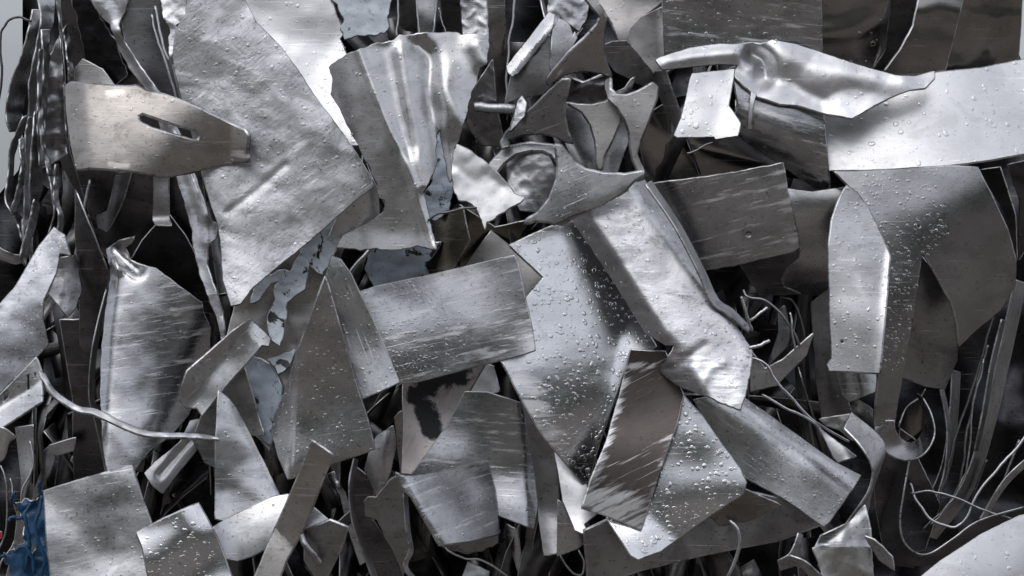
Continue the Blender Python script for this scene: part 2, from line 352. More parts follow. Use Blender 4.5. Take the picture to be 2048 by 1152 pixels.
# ------------------------------------------------------------------ materials
MAT = {}
def metal(key, base=(.75, .75, .77), rough=.32, rvar=.14, scr=.3, scol=None, srough=.46, patch=.5, mott=.25, dirt=0, stain=0, bump=.25, spots=0, met=1.0, big=.18, stainz=0, crease=0):
    m = bpy.data.materials.new('metal_'+key); m.use_nodes = True; T = m.node_tree; T.nodes.clear(); K = T.links.new
    def mathn(op, a, b=None, clamp=False):
        n = nd(T, 'ShaderNodeMath', operation=op, use_clamp=clamp)
        for i, v in ((0, a), (1, b)):
            if v is None: continue
            if isinstance(v, (int, float)): n.inputs[i].default_value = v
            else: K(v, n.inputs[i])
        return n.outputs[0]
    def ramp(v, lo, hi, a=0, b=1):
        n = nd(T, 'ShaderNodeMapRange', interpolation_type='SMOOTHSTEP'); K(v, n.inputs[0])
        for i, q in ((1, lo), (2, hi), (3, a), (4, b)): n.inputs[i].default_value = q
        return n.outputs[0]
    uvn = nd(T, 'ShaderNodeUVMap', uv_map='UVMap').outputs[0]
    def noise(sx, sy, det=4, ro=.55, rot=0, off=0, dist=0):
        mp = nd(T, 'ShaderNodeMapping'); mp.inputs['Scale'].default_value = (sx, sy, 1); mp.inputs['Rotation'].default_value = (0, 0, R(rot)); mp.inputs['Location'].default_value = (off, off*.7, off*.31)
        K(uvn, mp.inputs[0]); n = nd(T, 'ShaderNodeTexNoise'); n.inputs['Scale'].default_value = 1; n.inputs['Detail'].default_value = det; n.inputs['Roughness'].default_value = ro
        n.inputs['Distortion'].default_value = dist; K(mp.outputs[0], n.inputs['Vector']); return n.outputs['Fac']
    def mix(fac, a, b):
        n = nd(T, 'ShaderNodeMix', data_type='RGBA')
        if isinstance(fac, float): n.inputs[0].default_value = fac
        else: K(fac, n.inputs[0])
        for i, v in ((6, a), (7, b)):
            if isinstance(v, tuple): n.inputs[i].default_value = (*v, 1)
            else: K(v, n.inputs[i])
        return n.outputs[2]
    low = noise(1.1, 1.1, 6, .6); streak = noise(.9, 7, 7, .68, 0, 3, .25); pat = noise(.55, .8, 4, .6, 0, 8, .6)
    fine = noise(.75, 24, 2, .5, 9, 13, .35); fine2 = noise(.9, 26, 2, .5, -38, 17, .5); micro = noise(9, 22, 3, .6, 0, 21)
    wa = nd(T, 'ShaderNodeAttribute', attribute_name='wear').outputs['Fac']
    wm = ramp(mathn('ADD', streak, mathn('MULTIPLY', wa, .33)), .64, .84)
    sm = mathn('MULTIPLY', ramp(streak, .70-.22*scr, .80-.20*scr), ramp(pat, patch-.08, patch+.10))
    fine3 = noise(.8, 20, 2, .5, 71, 19, .7); hair = mathn('MAXIMUM', mathn('MAXIMUM', ramp(fine, .67, .72), ramp(fine2, .68, .73)), ramp(fine3, .68, .73)); hair = mathn('MULTIPLY', hair, min(1, .4+scr))
    hair = mathn('MULTIPLY', hair, ramp(noise(.7, .7, 2, .5, 0, 31), .42, .62))
    smk = mathn('MAXIMUM', sm if stainz else mathn('MAXIMUM', sm, wm), mathn('MULTIPLY', hair, .8), True)
    smear = noise(.8, 1.5, 6, .62, 25, 5, .9); speck = noise(14, 14, 3, .6, 0, 9)
    k1 = mathn('SUBTRACT', 1.0, mathn('MULTIPLY', ramp(low, .30, .66, 1, 0), mott))
    k1 = mathn('MULTIPLY', k1, mathn('SUBTRACT', 1.0, mathn('MULTIPLY', ramp(smear, .50, .62), mott*.75)))
    k1 = mathn('MULTIPLY', k1, mathn('SUBTRACT', 1.0, mathn('MULTIPLY', ramp(speck, .60, .70), min(.6, mott*1.8))), True)
    hv = nd(T, 'ShaderNodeHueSaturation'); hv.inputs['Color'].default_value = (*base, 1); K(k1, hv.inputs['Value'])
    scol = scol or tuple(min(.93, c*1.2+.17) for c in base)
    col = mix(smk, hv.outputs[0], scol)
    rg = mathn('ADD', mathn('MULTIPLY', mathn('SUBTRACT', mathn('ADD', mathn('MULTIPLY', low, .5), mathn('MULTIPLY', smear, .5)), .5), rvar*2.6), rough)
    rg = mathn('ADD', rg, mathn('MULTIPLY', smk, srough-rough), True)
    rg = mathn('ADD', rg, mathn('MULTIPLY', mathn('SUBTRACT', micro, .5), .14), True)
    mt = met
    if dirt:
        dm = mathn('MULTIPLY', ramp(noise(2.2, 2.6, 7, .72, 20, 41), .56, .66), dirt); col = mix(dm, col, (.09, .08, .075)); rg = mathn('ADD', rg, mathn('MULTIPLY', dm, .25), True)
    if stain:
        sn = noise(1.5, 1.2, 6, .68, 0, 52, 1.2)
        st = ramp(mathn('ADD', noise(2.6, 2.0, 6, .7, 0, 52, .8), mathn('MULTIPLY', wa, .5)), .64, .84) if stainz else ramp(sn, .60-.14*stain, .63-.12*stain); col = mix(st, col, (.012, .012, .014)); mt = mathn('MULTIPLY', mathn('SUBTRACT', 1.0, st), met)
    if spots:
        v = nd(T, 'ShaderNodeTexVoronoi'); v.inputs['Scale'].default_value = 16; K(uvn, v.inputs['Vector'])
        sp = mathn('MULTIPLY', ramp(v.outputs['Distance'], .16, .30, 1, 0), ramp(noise(3, 3, 4, .6, 0, 61), .40, .62)); col = mix(mathn('MULTIPLY', sp, spots), col, (.85, .86, .88)); rg = mathn('ADD', rg, mathn('MULTIPLY', sp, .15), True)
    p = nd(T, 'ShaderNodeBsdfPrincipled'); K(col, p.inputs['Base Color']); K(rg, p.inputs['Roughness'])
    if isinstance(mt, float): p.inputs['Metallic'].default_value = mt
    else: K(mt, p.inputs['Metallic'])
    h = mathn('ADD', mathn('MULTIPLY', streak, .2), mathn('MULTIPLY', micro, .25)); h = mathn('ADD', h, mathn('MULTIPLY', noise(4.5, 4.5, 5, .6, 0, 71), big)); h = mathn('SUBTRACT', h, mathn('MULTIPLY', hair, .25))
    if crease:
        for sc_, of_ in ((2.2, 81), (5.5, 91)):
            rn = mathn('ABSOLUTE', mathn('SUBTRACT', noise(sc_, sc_, 3, .5, 0, of_, .5), .5)); h = mathn('ADD', h, mathn('MULTIPLY', mathn('MULTIPLY', mathn('MINIMUM', rn, .12), ramp(noise(1.1, 1.1, 3, .5, 0, of_+7), .38, .66)), crease*9/sc_**.7))
    bp = nd(T, 'ShaderNodeBump'); bp.inputs['Strength'].default_value = bump; bp.inputs['Distance'].default_value = .0012; K(h, bp.inputs['Height']); K(bp.outputs[0], p.inputs['Normal'])
    o = nd(T, 'ShaderNodeOutputMaterial'); K(p.outputs[0], o.inputs[0]); MAT[key] = m; return m
metal('rim', (.66, .66, .67), .36, scr=.3, mott=.62, dirt=.4, bump=.4)
metal('bare', (.60, .60, .615), .30, scr=.4, mott=.32, dirt=.18, bump=.22)
metal('bright', (.64, .64, .655), .42, scr=.3, mott=.14, bump=.16)
metal('crumple', (.62, .62, .645), .45, rvar=.2, scr=.35, mott=.28, dirt=.3, bump=.5, big=.25, crease=.42)
metal('mirror', (.72, .72, .735), .22, rvar=.10, scr=.2, mott=.18, dirt=.1, bump=.10)
metal('scratched', (.50, .50, .515), .25, dirt=.15, scr=.75, patch=.44, srough=.5, bump=.25)
metal('warm', (.47, .45, .435), .36, scr=.15, mott=.22, dirt=.25, bump=.25)
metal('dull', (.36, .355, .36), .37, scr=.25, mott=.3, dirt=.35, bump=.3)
metal('smooth', (.50, .495, .50), .27, rvar=.10, scr=.22, mott=.22, dirt=.1, bump=.12)
metal('dark', (.16, .155, .16), .34, scr=.25, mott=.4, dirt=.4, bump=.35)  # same metal darkened; shade and dark reflections put into its colour
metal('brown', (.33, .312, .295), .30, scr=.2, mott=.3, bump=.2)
metal('black', (.05, .05, .055), .40, scr=.2, mott=.4, bump=.5)  # near-black metal; shade inside the pile put into its colour
metal('shreds', (.17, .165, .165), .36, scr=.3, mott=.5, dirt=.4, bump=.4)  # deep shreds; the shade of the gaps is in this colour
metal('glossbrown', (.33, .313, .30), .2, rvar=.06, scr=.15, mott=.2, bump=.08)
metal('panel', (.37, .365, .37), .25, rvar=.08, scr=.15, mott=.2, dirt=.1, bump=.12)
metal('bracket', (.43, .402, .378), .36, scr=.1, mott=.25, dirt=.3, bump=.25)
metal('film', (.115, .10, .095), .44, rvar=.05, scr=.35, patch=.5, scol=(.84, .84, .86), srough=.42, mott=.15, bump=.22)
metal('galv', (.52, .53, .57), .42, scr=.1, mott=.4, spots=.8, dirt=.3, bump=.4)
metal('stained', (.72, .66, .64), .42, scr=.1, mott=.2, stain=1.0, stainz=1, bump=.25)
metal('brass', (.27, .255, .215), .26, scr=.15, mott=.35, bump=.2)
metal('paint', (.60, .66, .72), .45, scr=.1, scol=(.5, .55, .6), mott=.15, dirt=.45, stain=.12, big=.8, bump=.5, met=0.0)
metal('paint_shaded', (.34, .39, .46), .45, scr=.1, scol=(.3, .35, .4), big=.8, mott=.2, dirt=.5, stain=.15, bump=.5, met=0.0)  # darker copy of the paint for shaded sheets; shade put into the colour
metal('blue', (.012, .085, .20), .38, scr=.1, scol=(.05, .18, .33), mott=.5, dirt=.3, bump=.9, met=0.0)
metal('red', (.5, .02, .015), .4, scr=0, mott=.2, met=0.0)
WATER = bpy.data.materials.new('water'); WATER.use_nodes = True
_p = WATER.node_tree.nodes['Principled BSDF']; _p.inputs['Base Color'].default_value = (1, 1, 1, 1); _p.inputs['Roughness'].default_value = 0
_p.inputs['IOR'].default_value = 1.333; _p.inputs['Transmission Weight'].default_value = 1
def plain(name, col, rough=.9, nscale=3.0, var=.4):
    m = bpy.data.materials.new(name); m.use_nodes = True; T = m.node_tree; p = T.nodes['Principled BSDF']; p.inputs['Roughness'].default_value = rough
    n = nd(T, 'ShaderNodeTexNoise'); n.inputs['Scale'].default_value = nscale; n.inputs['Detail'].default_value = 8
    tcn = nd(T, 'ShaderNodeTexCoord'); T.links.new(tcn.outputs['Object'], n.inputs['Vector'])
    r = nd(T, 'ShaderNodeValToRGB'); r.color_ramp.elements[0].position = .3; r.color_ramp.elements[1].position = .7
    r.color_ramp.elements[0].color = (*[c*(1-var) for c in col], 1); r.color_ramp.elements[1].color = (*[c*(1+var) for c in col], 1)
    T.links.new(n.outputs['Fac'], r.inputs[0]); T.links.new(r.outputs[0], p.inputs['Base Color']); return m

# ------------------------------------------------------------------ setting: yard, trees mirrored in the metal, core of the pile
g = 600.0
finish('yard_ground', np.array([(-g, -g, 0), (g, -g, 0), (g, g, 0), (-g, g, 0)]), [(0, 1, 2, 3)], None, [plain('yard_asphalt', (.125, .110, .095), .8, 2.0)], kind='structure', smooth=False)
def treeline():
    """far-off wood behind the camera; only its reflection is seen in the wet metal"""
    V = []; F = []; k = 0; r_ = np.random.default_rng(5)
    for i in range(9000):
        a = R(-150 + 120*r_.random()); dist = 26+10*r_.random(); hmax = 7.6+3.2*gnoise(np.array([a*4.0]), np.array([.5]))[0]+1.5*gnoise(np.array([a*15.0]), np.array([2.5]))[0]
        z = hmax*r_.random()**.8; c = np.array([math.cos(a)*dist, math.sin(a)*dist-D, z]); s = .25+.35*r_.random()
        q = r_.normal(size=(2, 3)); q /= np.linalg.norm(q, axis=1, keepdims=True)
        V += [c+s*q[0], c+s*q[1], c-s*q[0], c-s*q[1]]; F.append((k, k+1, k+2, k+3)); k += 4
    finish('far_wood', np.array(V), F, None, [plain('foliage', (.060, .108, .026), .7, .5)], 'dense green wood across the yard', kind='stuff', smooth=False)
treeline()
# ------------------------------------------------------------------ inside of the pile, its shade put into dark metal colours
def core():  # added backing that keeps light out; its black stands in for deep shade
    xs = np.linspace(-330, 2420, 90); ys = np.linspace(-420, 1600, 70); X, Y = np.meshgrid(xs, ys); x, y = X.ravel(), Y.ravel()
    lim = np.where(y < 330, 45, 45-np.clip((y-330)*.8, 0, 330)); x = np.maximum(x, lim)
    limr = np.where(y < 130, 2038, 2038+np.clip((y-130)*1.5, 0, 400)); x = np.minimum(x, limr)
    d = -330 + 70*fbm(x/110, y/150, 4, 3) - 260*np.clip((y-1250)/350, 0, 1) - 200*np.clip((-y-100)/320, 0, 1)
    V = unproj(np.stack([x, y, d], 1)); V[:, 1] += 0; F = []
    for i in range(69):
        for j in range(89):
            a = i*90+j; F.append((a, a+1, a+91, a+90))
    finish('dark_backing', V, F, np.stack([x/100, y/100], 1), [MAT['black']], 'added backing sheet, black for the shade deep inside the pile', kind='stuff')
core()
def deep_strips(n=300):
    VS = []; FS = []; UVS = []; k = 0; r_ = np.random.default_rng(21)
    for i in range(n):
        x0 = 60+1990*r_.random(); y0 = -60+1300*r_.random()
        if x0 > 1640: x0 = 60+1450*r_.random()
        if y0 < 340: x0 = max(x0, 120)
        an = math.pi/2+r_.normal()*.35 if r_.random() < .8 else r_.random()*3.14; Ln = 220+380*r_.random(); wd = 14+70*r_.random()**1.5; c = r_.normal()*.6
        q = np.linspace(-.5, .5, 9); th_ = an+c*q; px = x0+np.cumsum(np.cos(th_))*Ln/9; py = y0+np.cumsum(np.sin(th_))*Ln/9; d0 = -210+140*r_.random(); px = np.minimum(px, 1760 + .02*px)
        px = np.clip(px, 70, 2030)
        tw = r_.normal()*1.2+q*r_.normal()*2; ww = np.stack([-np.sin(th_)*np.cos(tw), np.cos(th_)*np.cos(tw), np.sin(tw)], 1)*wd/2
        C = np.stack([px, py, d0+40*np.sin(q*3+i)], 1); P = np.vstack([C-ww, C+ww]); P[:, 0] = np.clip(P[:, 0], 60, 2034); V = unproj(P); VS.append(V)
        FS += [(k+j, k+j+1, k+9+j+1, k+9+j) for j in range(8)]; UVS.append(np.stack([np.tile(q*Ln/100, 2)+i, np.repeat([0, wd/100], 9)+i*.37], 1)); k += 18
    o = finish('scrap_shreds', np.vstack(VS), FS, np.vstack(UVS), [MAT['shreds'], MAT['rim']], 'narrow shreds of metal, darkened for the shade in the gaps', kind='stuff')
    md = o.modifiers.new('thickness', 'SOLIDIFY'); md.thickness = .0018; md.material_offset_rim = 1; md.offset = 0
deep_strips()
G_L = 'narrow strips standing on edge at the left'
G_S = 'star-shaped cutting leftovers'
G_W = 'thin wires in the pile'
# ================================================================== TOP LEFT
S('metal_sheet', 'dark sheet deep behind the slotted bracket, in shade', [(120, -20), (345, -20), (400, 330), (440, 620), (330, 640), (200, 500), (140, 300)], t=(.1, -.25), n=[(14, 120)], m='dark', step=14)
S('metal_sheet', 'black triangular sheet below the slotted bracket, above the pale leaf-shaped sheet', [(262, 520), (285, 480), (335, 425), (370, 470), (450, 630), (410, 625), (330, 575)], t=(-.2, -.3), m='black')
S('metal_sheet', 'dark grey sheet between the crushed tube and the wire pair at top left', [(235, -20), (335, -20), (352, 90), (366, 215), (300, 215), (255, 110)], t=(-.25, -.1), cyl=[(300, 0, 330, 200, .12)], m='dull')
S('metal_sheet', 'crumpled black sheet with torn bright edge near the top left corner', [(140, -15), (186, -15), (200, 40), (232, 85), (255, 150), (225, 172), (180, 150), (168, 95), (158, 50)], t=(.3, -.2), n=[(14, 40, True)], m='black', jag=4, step=6)
S('metal_sheet', 'small brown triangular sheet peeping over the slotted bracket', [(138, 175), (142, 148), (165, 118), (205, 138), (232, 175)], t=(.2, .1), m='warm')
W('metal_wire', 'left wire of the close pair above the slotted bracket', [(304, 28, 0), (318, 90, 4), (340, 145, 6), (356, 215, 2)], r=3.2, m='bright', group=G_W)
W('metal_wire', 'right wire of the close pair above the slotted bracket', [(312, 12, 0), (325, 90, 6), (347, 138, 8), (366, 215, 2)], r=3.4, m='bright', group=G_W)
S('crushed_tube', 'shiny flattened tube narrowing at a neck, running from the top edge down behind the bracket', [(170, -20), (262, -20), (250, 22), (236, 48), (240, 72), (270, 120), (308, 172), (335, 200), (405, 390), (420, 442), (434, 447), (431, 476), (415, 492), (412, 527), (430, 580), (446, 628), (452, 692), (446, 690), (434, 636), (404, 560), (390, 505), (383, 455), (368, 400), (335, 300), (300, 190), (262, 142), (235, 92), (220, 48), (198, 28)], t=(.1, .12), b=[(200, 5, 236, 60, 10, 16), (236, 60, 320, 190, 16, 12), (320, 190, 412, 430, 20, 14), (412, 430, 415, 480, 14, 12), (415, 490, 447, 660, 8, 8)], n=[(5, 50), (3, 30, 'f')], m='crumple', step=5, cat='tube', jag=2)
S('metal_sheet', 'torn crumpled corner at the top left of the big grey sheet', [(318, -15), (385, -15), (375, 35), (352, 50), (362, 85), (350, 112), (342, 130), (336, 95), (340, 60), (328, 30)], t=(.2, .2), n=[(8, 30, 'f')], m='crumple', jag=5, step=5)
# left bundle, standing on edge
S('crumpled_strip', 'thick crumpled dark strip on edge beside the bracket', [(100, 112), (118, 72), (124, 130), (127, 200), (130, 262), (134, 306), (112, 322), (86, 336), (80, 270), (80, 180), (88, 140)], t=(.9, 0), f=[(112, 90, 116, 320, 1.5, 8)], n=[(14, 35)], m='dull', step=5, jag=3, group=G_L, cat='metal strip')
for lab, A, B, mm in (
    ('wide grey strip on edge against the sky at top left', [(66, 20, 0), (50, 95, 8), (26, 160, 0), (14, 230, 0), (22, 262, 0)], [(92, 20, -30), (70, 100, -20), (56, 165, -36), (46, 220, -40), (32, 262, -20)], 'bare'),
    ('strip twisting down from the top edge at far left, brightest of the bundle', [(72, -20, 20), (84, 40, 30), (72, 105, 34), (60, 170, 36), (58, 240, 20)], [(112, -20, -10), (106, 48, 0), (88, 110, 6), (76, 172, 4), (68, 240, 10)], 'crumple'),
    ('narrow strip bowed left beside the sky at left edge', [(48, 236, 20), (24, 290, 10), (18, 345, 10), (12, 395, 14), (26, 430, 20)], [(62, 232, 0), (34, 296, -10), (27, 345, -8), (22, 395, -4), (34, 426, 4)], 'bare'),
    ('long narrow strip standing right of the bowed strip at left edge', [(58, 235, 30), (52, 290, 34), (50, 400, 36), (46, 500, 30), (30, 522, 20)], [(70, 235, 10), (66, 290, 14), (64, 400, 16), (58, 502, 10), (34, 530, 10)], 'crumple'),
    ('leaf-shaped flat strip right of the long narrow strip at left', [(72, 225, 30), (64, 300, 40), (62, 370, 36), (66, 420, 20)], [(76, 225, 0), (84, 300, 6), (82, 380, 0), (72, 425, 0)], 'bare'),
    ('dark strip leaning below the crumpled strip at left', [(96, 325, 20), (104, 380, 24), (110, 430, 20), (92, 490, 10)], [(122, 318, 0), (124, 380, 0), (120, 440, 0), (104, 492, 0)], 'dark'),
    ('straight dark strip rising to the top edge above the crumpled strip', [(112, -20, 30), (122, 60, 30), (130, 150, 30), (138, 185, 30)], [(128, -20, 10), (132, 60, 10), (140, 150, 10), (146, 185, 10)], 'dull'),
    ('strip with a curled bright end at the left edge', [(-20, 478, 20), (0, 498, 26), (30, 512, 26), (50, 500, 20), (46, 440, 16)], [(-20, 505, 10), (2, 520, 10), (36, 528, 8), (62, 505, 0), (60, 440, 0)], 'crumple'),
    ('short strip crossing behind the curled end at far left', [(18, 410, 10), (36, 450, 14), (50, 490, 10)], [(30, 404, 0), (48, 446, 0), (60, 480, 0)], 'dull'),
    ('pale strip on edge at left just under the leaf-shaped strip', [(70, 400, 24), (62, 440, 24), (40, 520, 20)], [(80, 410, 10), (72, 450, 10), (50, 530, 6)], 'bare')):
    L('metal_strip', lab, A, B, m=mm, n=[(6, 36)], group=G_L, base=-30 if 'short' in lab or 'dark' in lab else None)
for lab, A, B, mm in (
    ('strip behind the twisting strip, left of the thick crumpled strip', [(84, 60, 0), (88, 150, 6), (76, 230, 10), (80, 330, 0)], [(100, 60, -14), (98, 150, -10), (92, 230, -6), (90, 330, -14)], 'dull'),
    ('thin bright strip squeezed between the twisting and the crumpled strips', [(80, 100, 0), (78, 190, 8), (84, 280, 4), (100, 350, 0)], [(85, 100, -8), (84, 190, 0), (90, 280, -2), (106, 350, -8)], 'bare'),
    ('narrow strip leaning right under the crumpled strip, ending in a loop', [(112, 330, 0), (108, 390, 8), (120, 440, 10), (108, 480, 4)], [(119, 330, -8), (116, 390, 0), (128, 442, 2), (116, 486, -4)], 'dull'),
    ('strip on edge just right of the crumpled strip, reaching the bracket', [(128, 60, 0), (136, 120, 4), (140, 170, 0)], [(136, 50, -12), (144, 120, -8), (150, 172, -12)], 'bare'),
    ('narrow strip folded back on itself above the curled bright end', [(24, 420, 0), (36, 380, 10), (44, 330, 12), (40, 280, 4)], [(31, 424, -8), (44, 384, 0), (52, 332, 2), (47, 276, -6)], 'bare')):
    L('metal_strip', lab, A, B, m=mm, n=[(6, 26)], group=G_L, gap=2)
W('metal_wire', 'frayed dark wire bending across the sky at the top left corner', [(-10, 240, 0), (4, 150, 0), (2, 70, 0), (14, 44, 0), (36, 36, 0), (62, 42, 0)], r=3.5, m='dark', group=G_W)
W('metal_wire', 'grey rod curving down left of the folded clip', [(178, 360, 0), (166, 450, 10), (178, 510, 12), (208, 556, 0)], r=5, m='dull', group=G_W)
S('metal_clip', 'dark folded clip hanging below the slotted bracket', [(232, 345), (262, 345), (246, 400), (236, 422), (222, 448), (212, 462), (196, 454), (193, 432), (214, 422), (222, 390)], t=(.4, -.2), f=[(240, 350, 215, 455, -1.2, 8)], m='dark', step=6, cat='clip')
S('metal_strap', 'short strap with a bent end hanging under the bracket', [(308, 345), (337, 345), (336, 435), (342, 450), (312, 449), (306, 440)], t=(.2, -.1), f=[(300, 438, 345, 436, 1.4, 6)], m='dull', step=6, cat='metal strip')
# ================================================================== LEFT MIDDLE, lying under the big sheet and the trapezoid panel
S('metal_sheet', 'brown-grey backing sheet under the torn blue paint, left of the trapezoid panel', [(470, 610), (600, 470), (690, 410), (700, 470), (668, 540), (600, 720), (560, 840), (538, 900), (505, 860), (475, 770), (450, 690)], t=(-.05, -.06), n=[(10, 90)], m='warm')
S('painted_sheet', 'shaded blue-grey painted sheet bulging beside the trapezoid panel', [(470, 760), (505, 712), (540, 728), (562, 770), (564, 805), (552, 840), (542, 890), (515, 872), (490, 830)], t=(.05, .04), n=[(14, 60)], m='paint_shaded', jag=3, step=6, cat='painted sheet')
S('painted_sheet', 'crumpled light blue painted patch just under the lower edge of the big sheet', [(600, 500), (640, 462), (682, 425), (690, 440), (668, 505), (645, 550), (632, 542), (616, 525)], t=(.1, .12), n=[(14, 40, True)], m='paint', jag=4, step=5, cat='painted sheet')
S('paint_flake', 'long peeling strip of light blue paint hanging down left of the trapezoid panel', [(500, 606), (510, 575), (524, 556), (560, 542), (580, 544), (602, 502), (614, 528), (616, 548), (608, 577), (573, 604), (569, 650), (560, 692), (546, 684), (538, 668), (537, 628), (552, 597), (548, 580), (560, 560), (540, 566), (528, 584), (518, 600)], t=(.1, .2), n=[(16, 36, True)], m='paint', jag=3, step=5, gap=10, cat='paint flake')
S('paint_flake', 'small loose light blue paint flake below the long peeling strip', [(535, 720), (552, 712), (570, 706), (589, 698), (584, 722), (572, 740), (556, 748), (548, 732)], t=(.1, .25), n=[(8, 22, True)], m='paint', jag=3, step=4, gap=10, cat='paint flake')
# ================================================================== LEFT LOWER
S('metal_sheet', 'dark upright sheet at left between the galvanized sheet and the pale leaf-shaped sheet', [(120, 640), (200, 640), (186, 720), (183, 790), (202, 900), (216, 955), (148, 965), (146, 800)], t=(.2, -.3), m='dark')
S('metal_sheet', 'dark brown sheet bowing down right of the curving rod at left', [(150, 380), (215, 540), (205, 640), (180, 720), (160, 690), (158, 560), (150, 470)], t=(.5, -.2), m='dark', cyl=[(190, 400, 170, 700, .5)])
S('metal_sheet', 'small bright bowl-shaped scrap right of the galvanized sheet', [(100, 590), (120, 515), (152, 512), (164, 578), (150, 618), (136, 634), (118, 612)], t=(-.3, .1), cyl=[(135, 510, 128, 640, 1.2)], n=[(8, 40)], m='crumple', step=5, jag=2)
S('galvanized_sheet', 'speckled galvanized sheet with a notched edge at the left edge', [(108, 455), (128, 470), (141, 510), (119, 506), (112, 545), (86, 600), (84, 640), (96, 690), (70, 716), (0, 784), (-30, 800), (-30, 640), (30, 575), (78, 492)], t=(-.15, .16), f=[(96, 440, -44, 700, -.9, 16)], n=[(4, 70)], m='galv', step=7, th=5)
S('ribbed_bracket', 'grey bracket with upright slots at the left edge below the galvanized sheet', [(-30, 805), (0, 790), (72, 716), (82, 742), (83, 802), (0, 856), (-30, 872)], t=(.1, .06), f=[(-30, 835, 90, 762, .8, 5)], m='bare', step=5, th=5, holes=[[(52, 750), (60, 745), (60, 778), (52, 783)], [(5, 786), (18, 776), (18, 796), (5, 806)], [(68, 745), (73, 742), (73, 756), (68, 759)]], cat='bracket')
L('metal_strip', 'long curved strip on edge along the left side of the pale leaf-shaped sheet', [(214, 580, 0), (196, 650, 20), (184, 716, 26), (180, 790, 24), (190, 832, 16), (203, 890, 6), (214, 946, 0)], [(222, 580, -20), (205, 650, 0), (193, 716, 6), (189, 790, 4), (199, 830, -4), (211, 886, -14), (222, 942, -20)], m='bright', th=4)
S('metal_sheet', 'pale leaf-shaped sheet with a twisted top and a green-tinged dark lower half, at left', [(212, 498), (240, 482), (270, 472), (264, 486), (250, 496), (259, 520), (280, 530), (312, 537), (360, 575), (403, 605), (406, 624), (421, 655), (419, 712), (402, 780), (376, 832), (340, 872), (300, 902), (270, 938), (216, 948), (205, 882), (200, 790), (203, 700), (211, 620), (222, 545)], t=(-.02, .27), f=[(290, 940, 420, 610, -1.0, 40), (232, 560, 212, 900, -1.2, 14)], b=[(225, 500, 275, 540, -16, 12), (240, 480, 262, 478, 16, 10), (222, 500, 236, 540, 14, 8)], n=[(5, 120)], m='scratched', ang=-8, step=7, jag=1.5, drops=(6, 1.2, 3.5), wear=[(250, 590, 400, 640, 60, .45), (240, 700, 320, 720, 60, .45), (230, 800, 270, 830, 40, .4)])
S('metal_sheet', 'crumpled small scrap with a bright top at the left edge above the blue plastic', [(30, 856), (66, 850), (65, 900), (60, 950), (46, 1000), (40, 1005), (42, 960), (36, 905)], t=(.5, .05), f=[(50, 850, 48, 1000, -1.2, 8)], m='dull', step=6)
S('metal_sheet', 'dark folded strip standing right of the crumpled small scrap, lower left', [(84, 905), (100, 890), (150, 876), (146, 900), (108, 912), (106, 925), (96, 950), (78, 985), (64, 1000), (72, 970), (88, 930)], t=(.4, -.1), f=[(95, 890, 80, 1000, -1, 8)], m='dull', step=5)
L('metal_strip', 'rounded pinkish strip end at the left edge beside the small scrap', [(-20, 850, 0), (10, 858, 10), (32, 875, 0)], [(-20, 930, 0), (8, 915, 10), (20, 885, 0)], m='warm', nl=16)
for i, (lab, P) in enumerate((('thin upright edge strip at the lower left, nearest the picture edge', [(2, 930, 0), (14, 970, 8), (10, 1060, 4), (-4, 1110, 0)]), ('thin upright edge strip at the lower left, ending at the blue plastic', [(20, 955, 0), (28, 1000, 8), (36, 1040, 0)]), ('pale upright edge strip between the small scrap and the blue plastic, lower left', [(60, 880, 0), (66, 930, 6), (46, 985, 6), (46, 1050, 0)]), ('pale edge strip low at the left, slanting to the corner', [(40, 1050, 0), (26, 1090, 6), (4, 1125, 6), (-8, 1160, 0)]))):
    W('metal_wire', lab, P, r=3.5, m='bare' if i < 2 else 'bright', group=G_W, flat=.8)
S('red_scrap', 'tiny red scrap at the left edge beside the blue plastic', [(-12, 1064), (2, 1064), (3, 1076), (-12, 1080)], t=(.2, 0), m='red', step=5, cat='plastic scrap')
S('metal_sheet', 'grey sheet corner in the lower left behind the blue plastic', [(38, 1010), (60, 1000), (52, 1100), (40, 1165), (10, 1165), (28, 1090)], t=(.3, 0), m='dull')
BP = S('plastic_scrap', 'torn dark blue plastic scrap at the lower left beside the square grey plate', [(26, 1005), (42, 1000), (54, 996), (74, 1002), (78, 984), (92, 980), (96, 1060), (104, 1120), (112, 1170), (22, 1170), (20, 1130), (6, 1118), (8, 1106), (30, 1098), (46, 1086), (52, 1050), (44, 1030)], t=(.15, .1), n=[(10, 40), (12, 26, 'f')], m='blue', step=5, jag=9, gap=10, holes=[[(52, 1090), (66, 1084), (74, 1096), (64, 1110), (52, 1106)]], cat='plastic scrap')
for P_ in ([(30, 1006, 0), (24, 996, 6), (27, 985, 10)], [(76, 990, 0), (80, 975, 8), (76, 962, 10)], [(46, 1040, 0), (30, 1034, 6), (18, 1040, 8)], [(8, 1112, 0), (-4, 1106, 6), (-10, 1112, 6)], [(60, 1000, 2), (52, 1040, 10), (60, 1090, 10), (50, 1130, 4)], [(84, 990, 2), (74, 1050, 10), (86, 1110, 10), (80, 1160, 2)], [(30, 1100, 0), (50, 1096, 8), (66, 1110, 8), (70, 1150, 2)]):
    W('frayed_strand', None, P_, r=5, m='blue', parent=BP, gap=2, n=4)
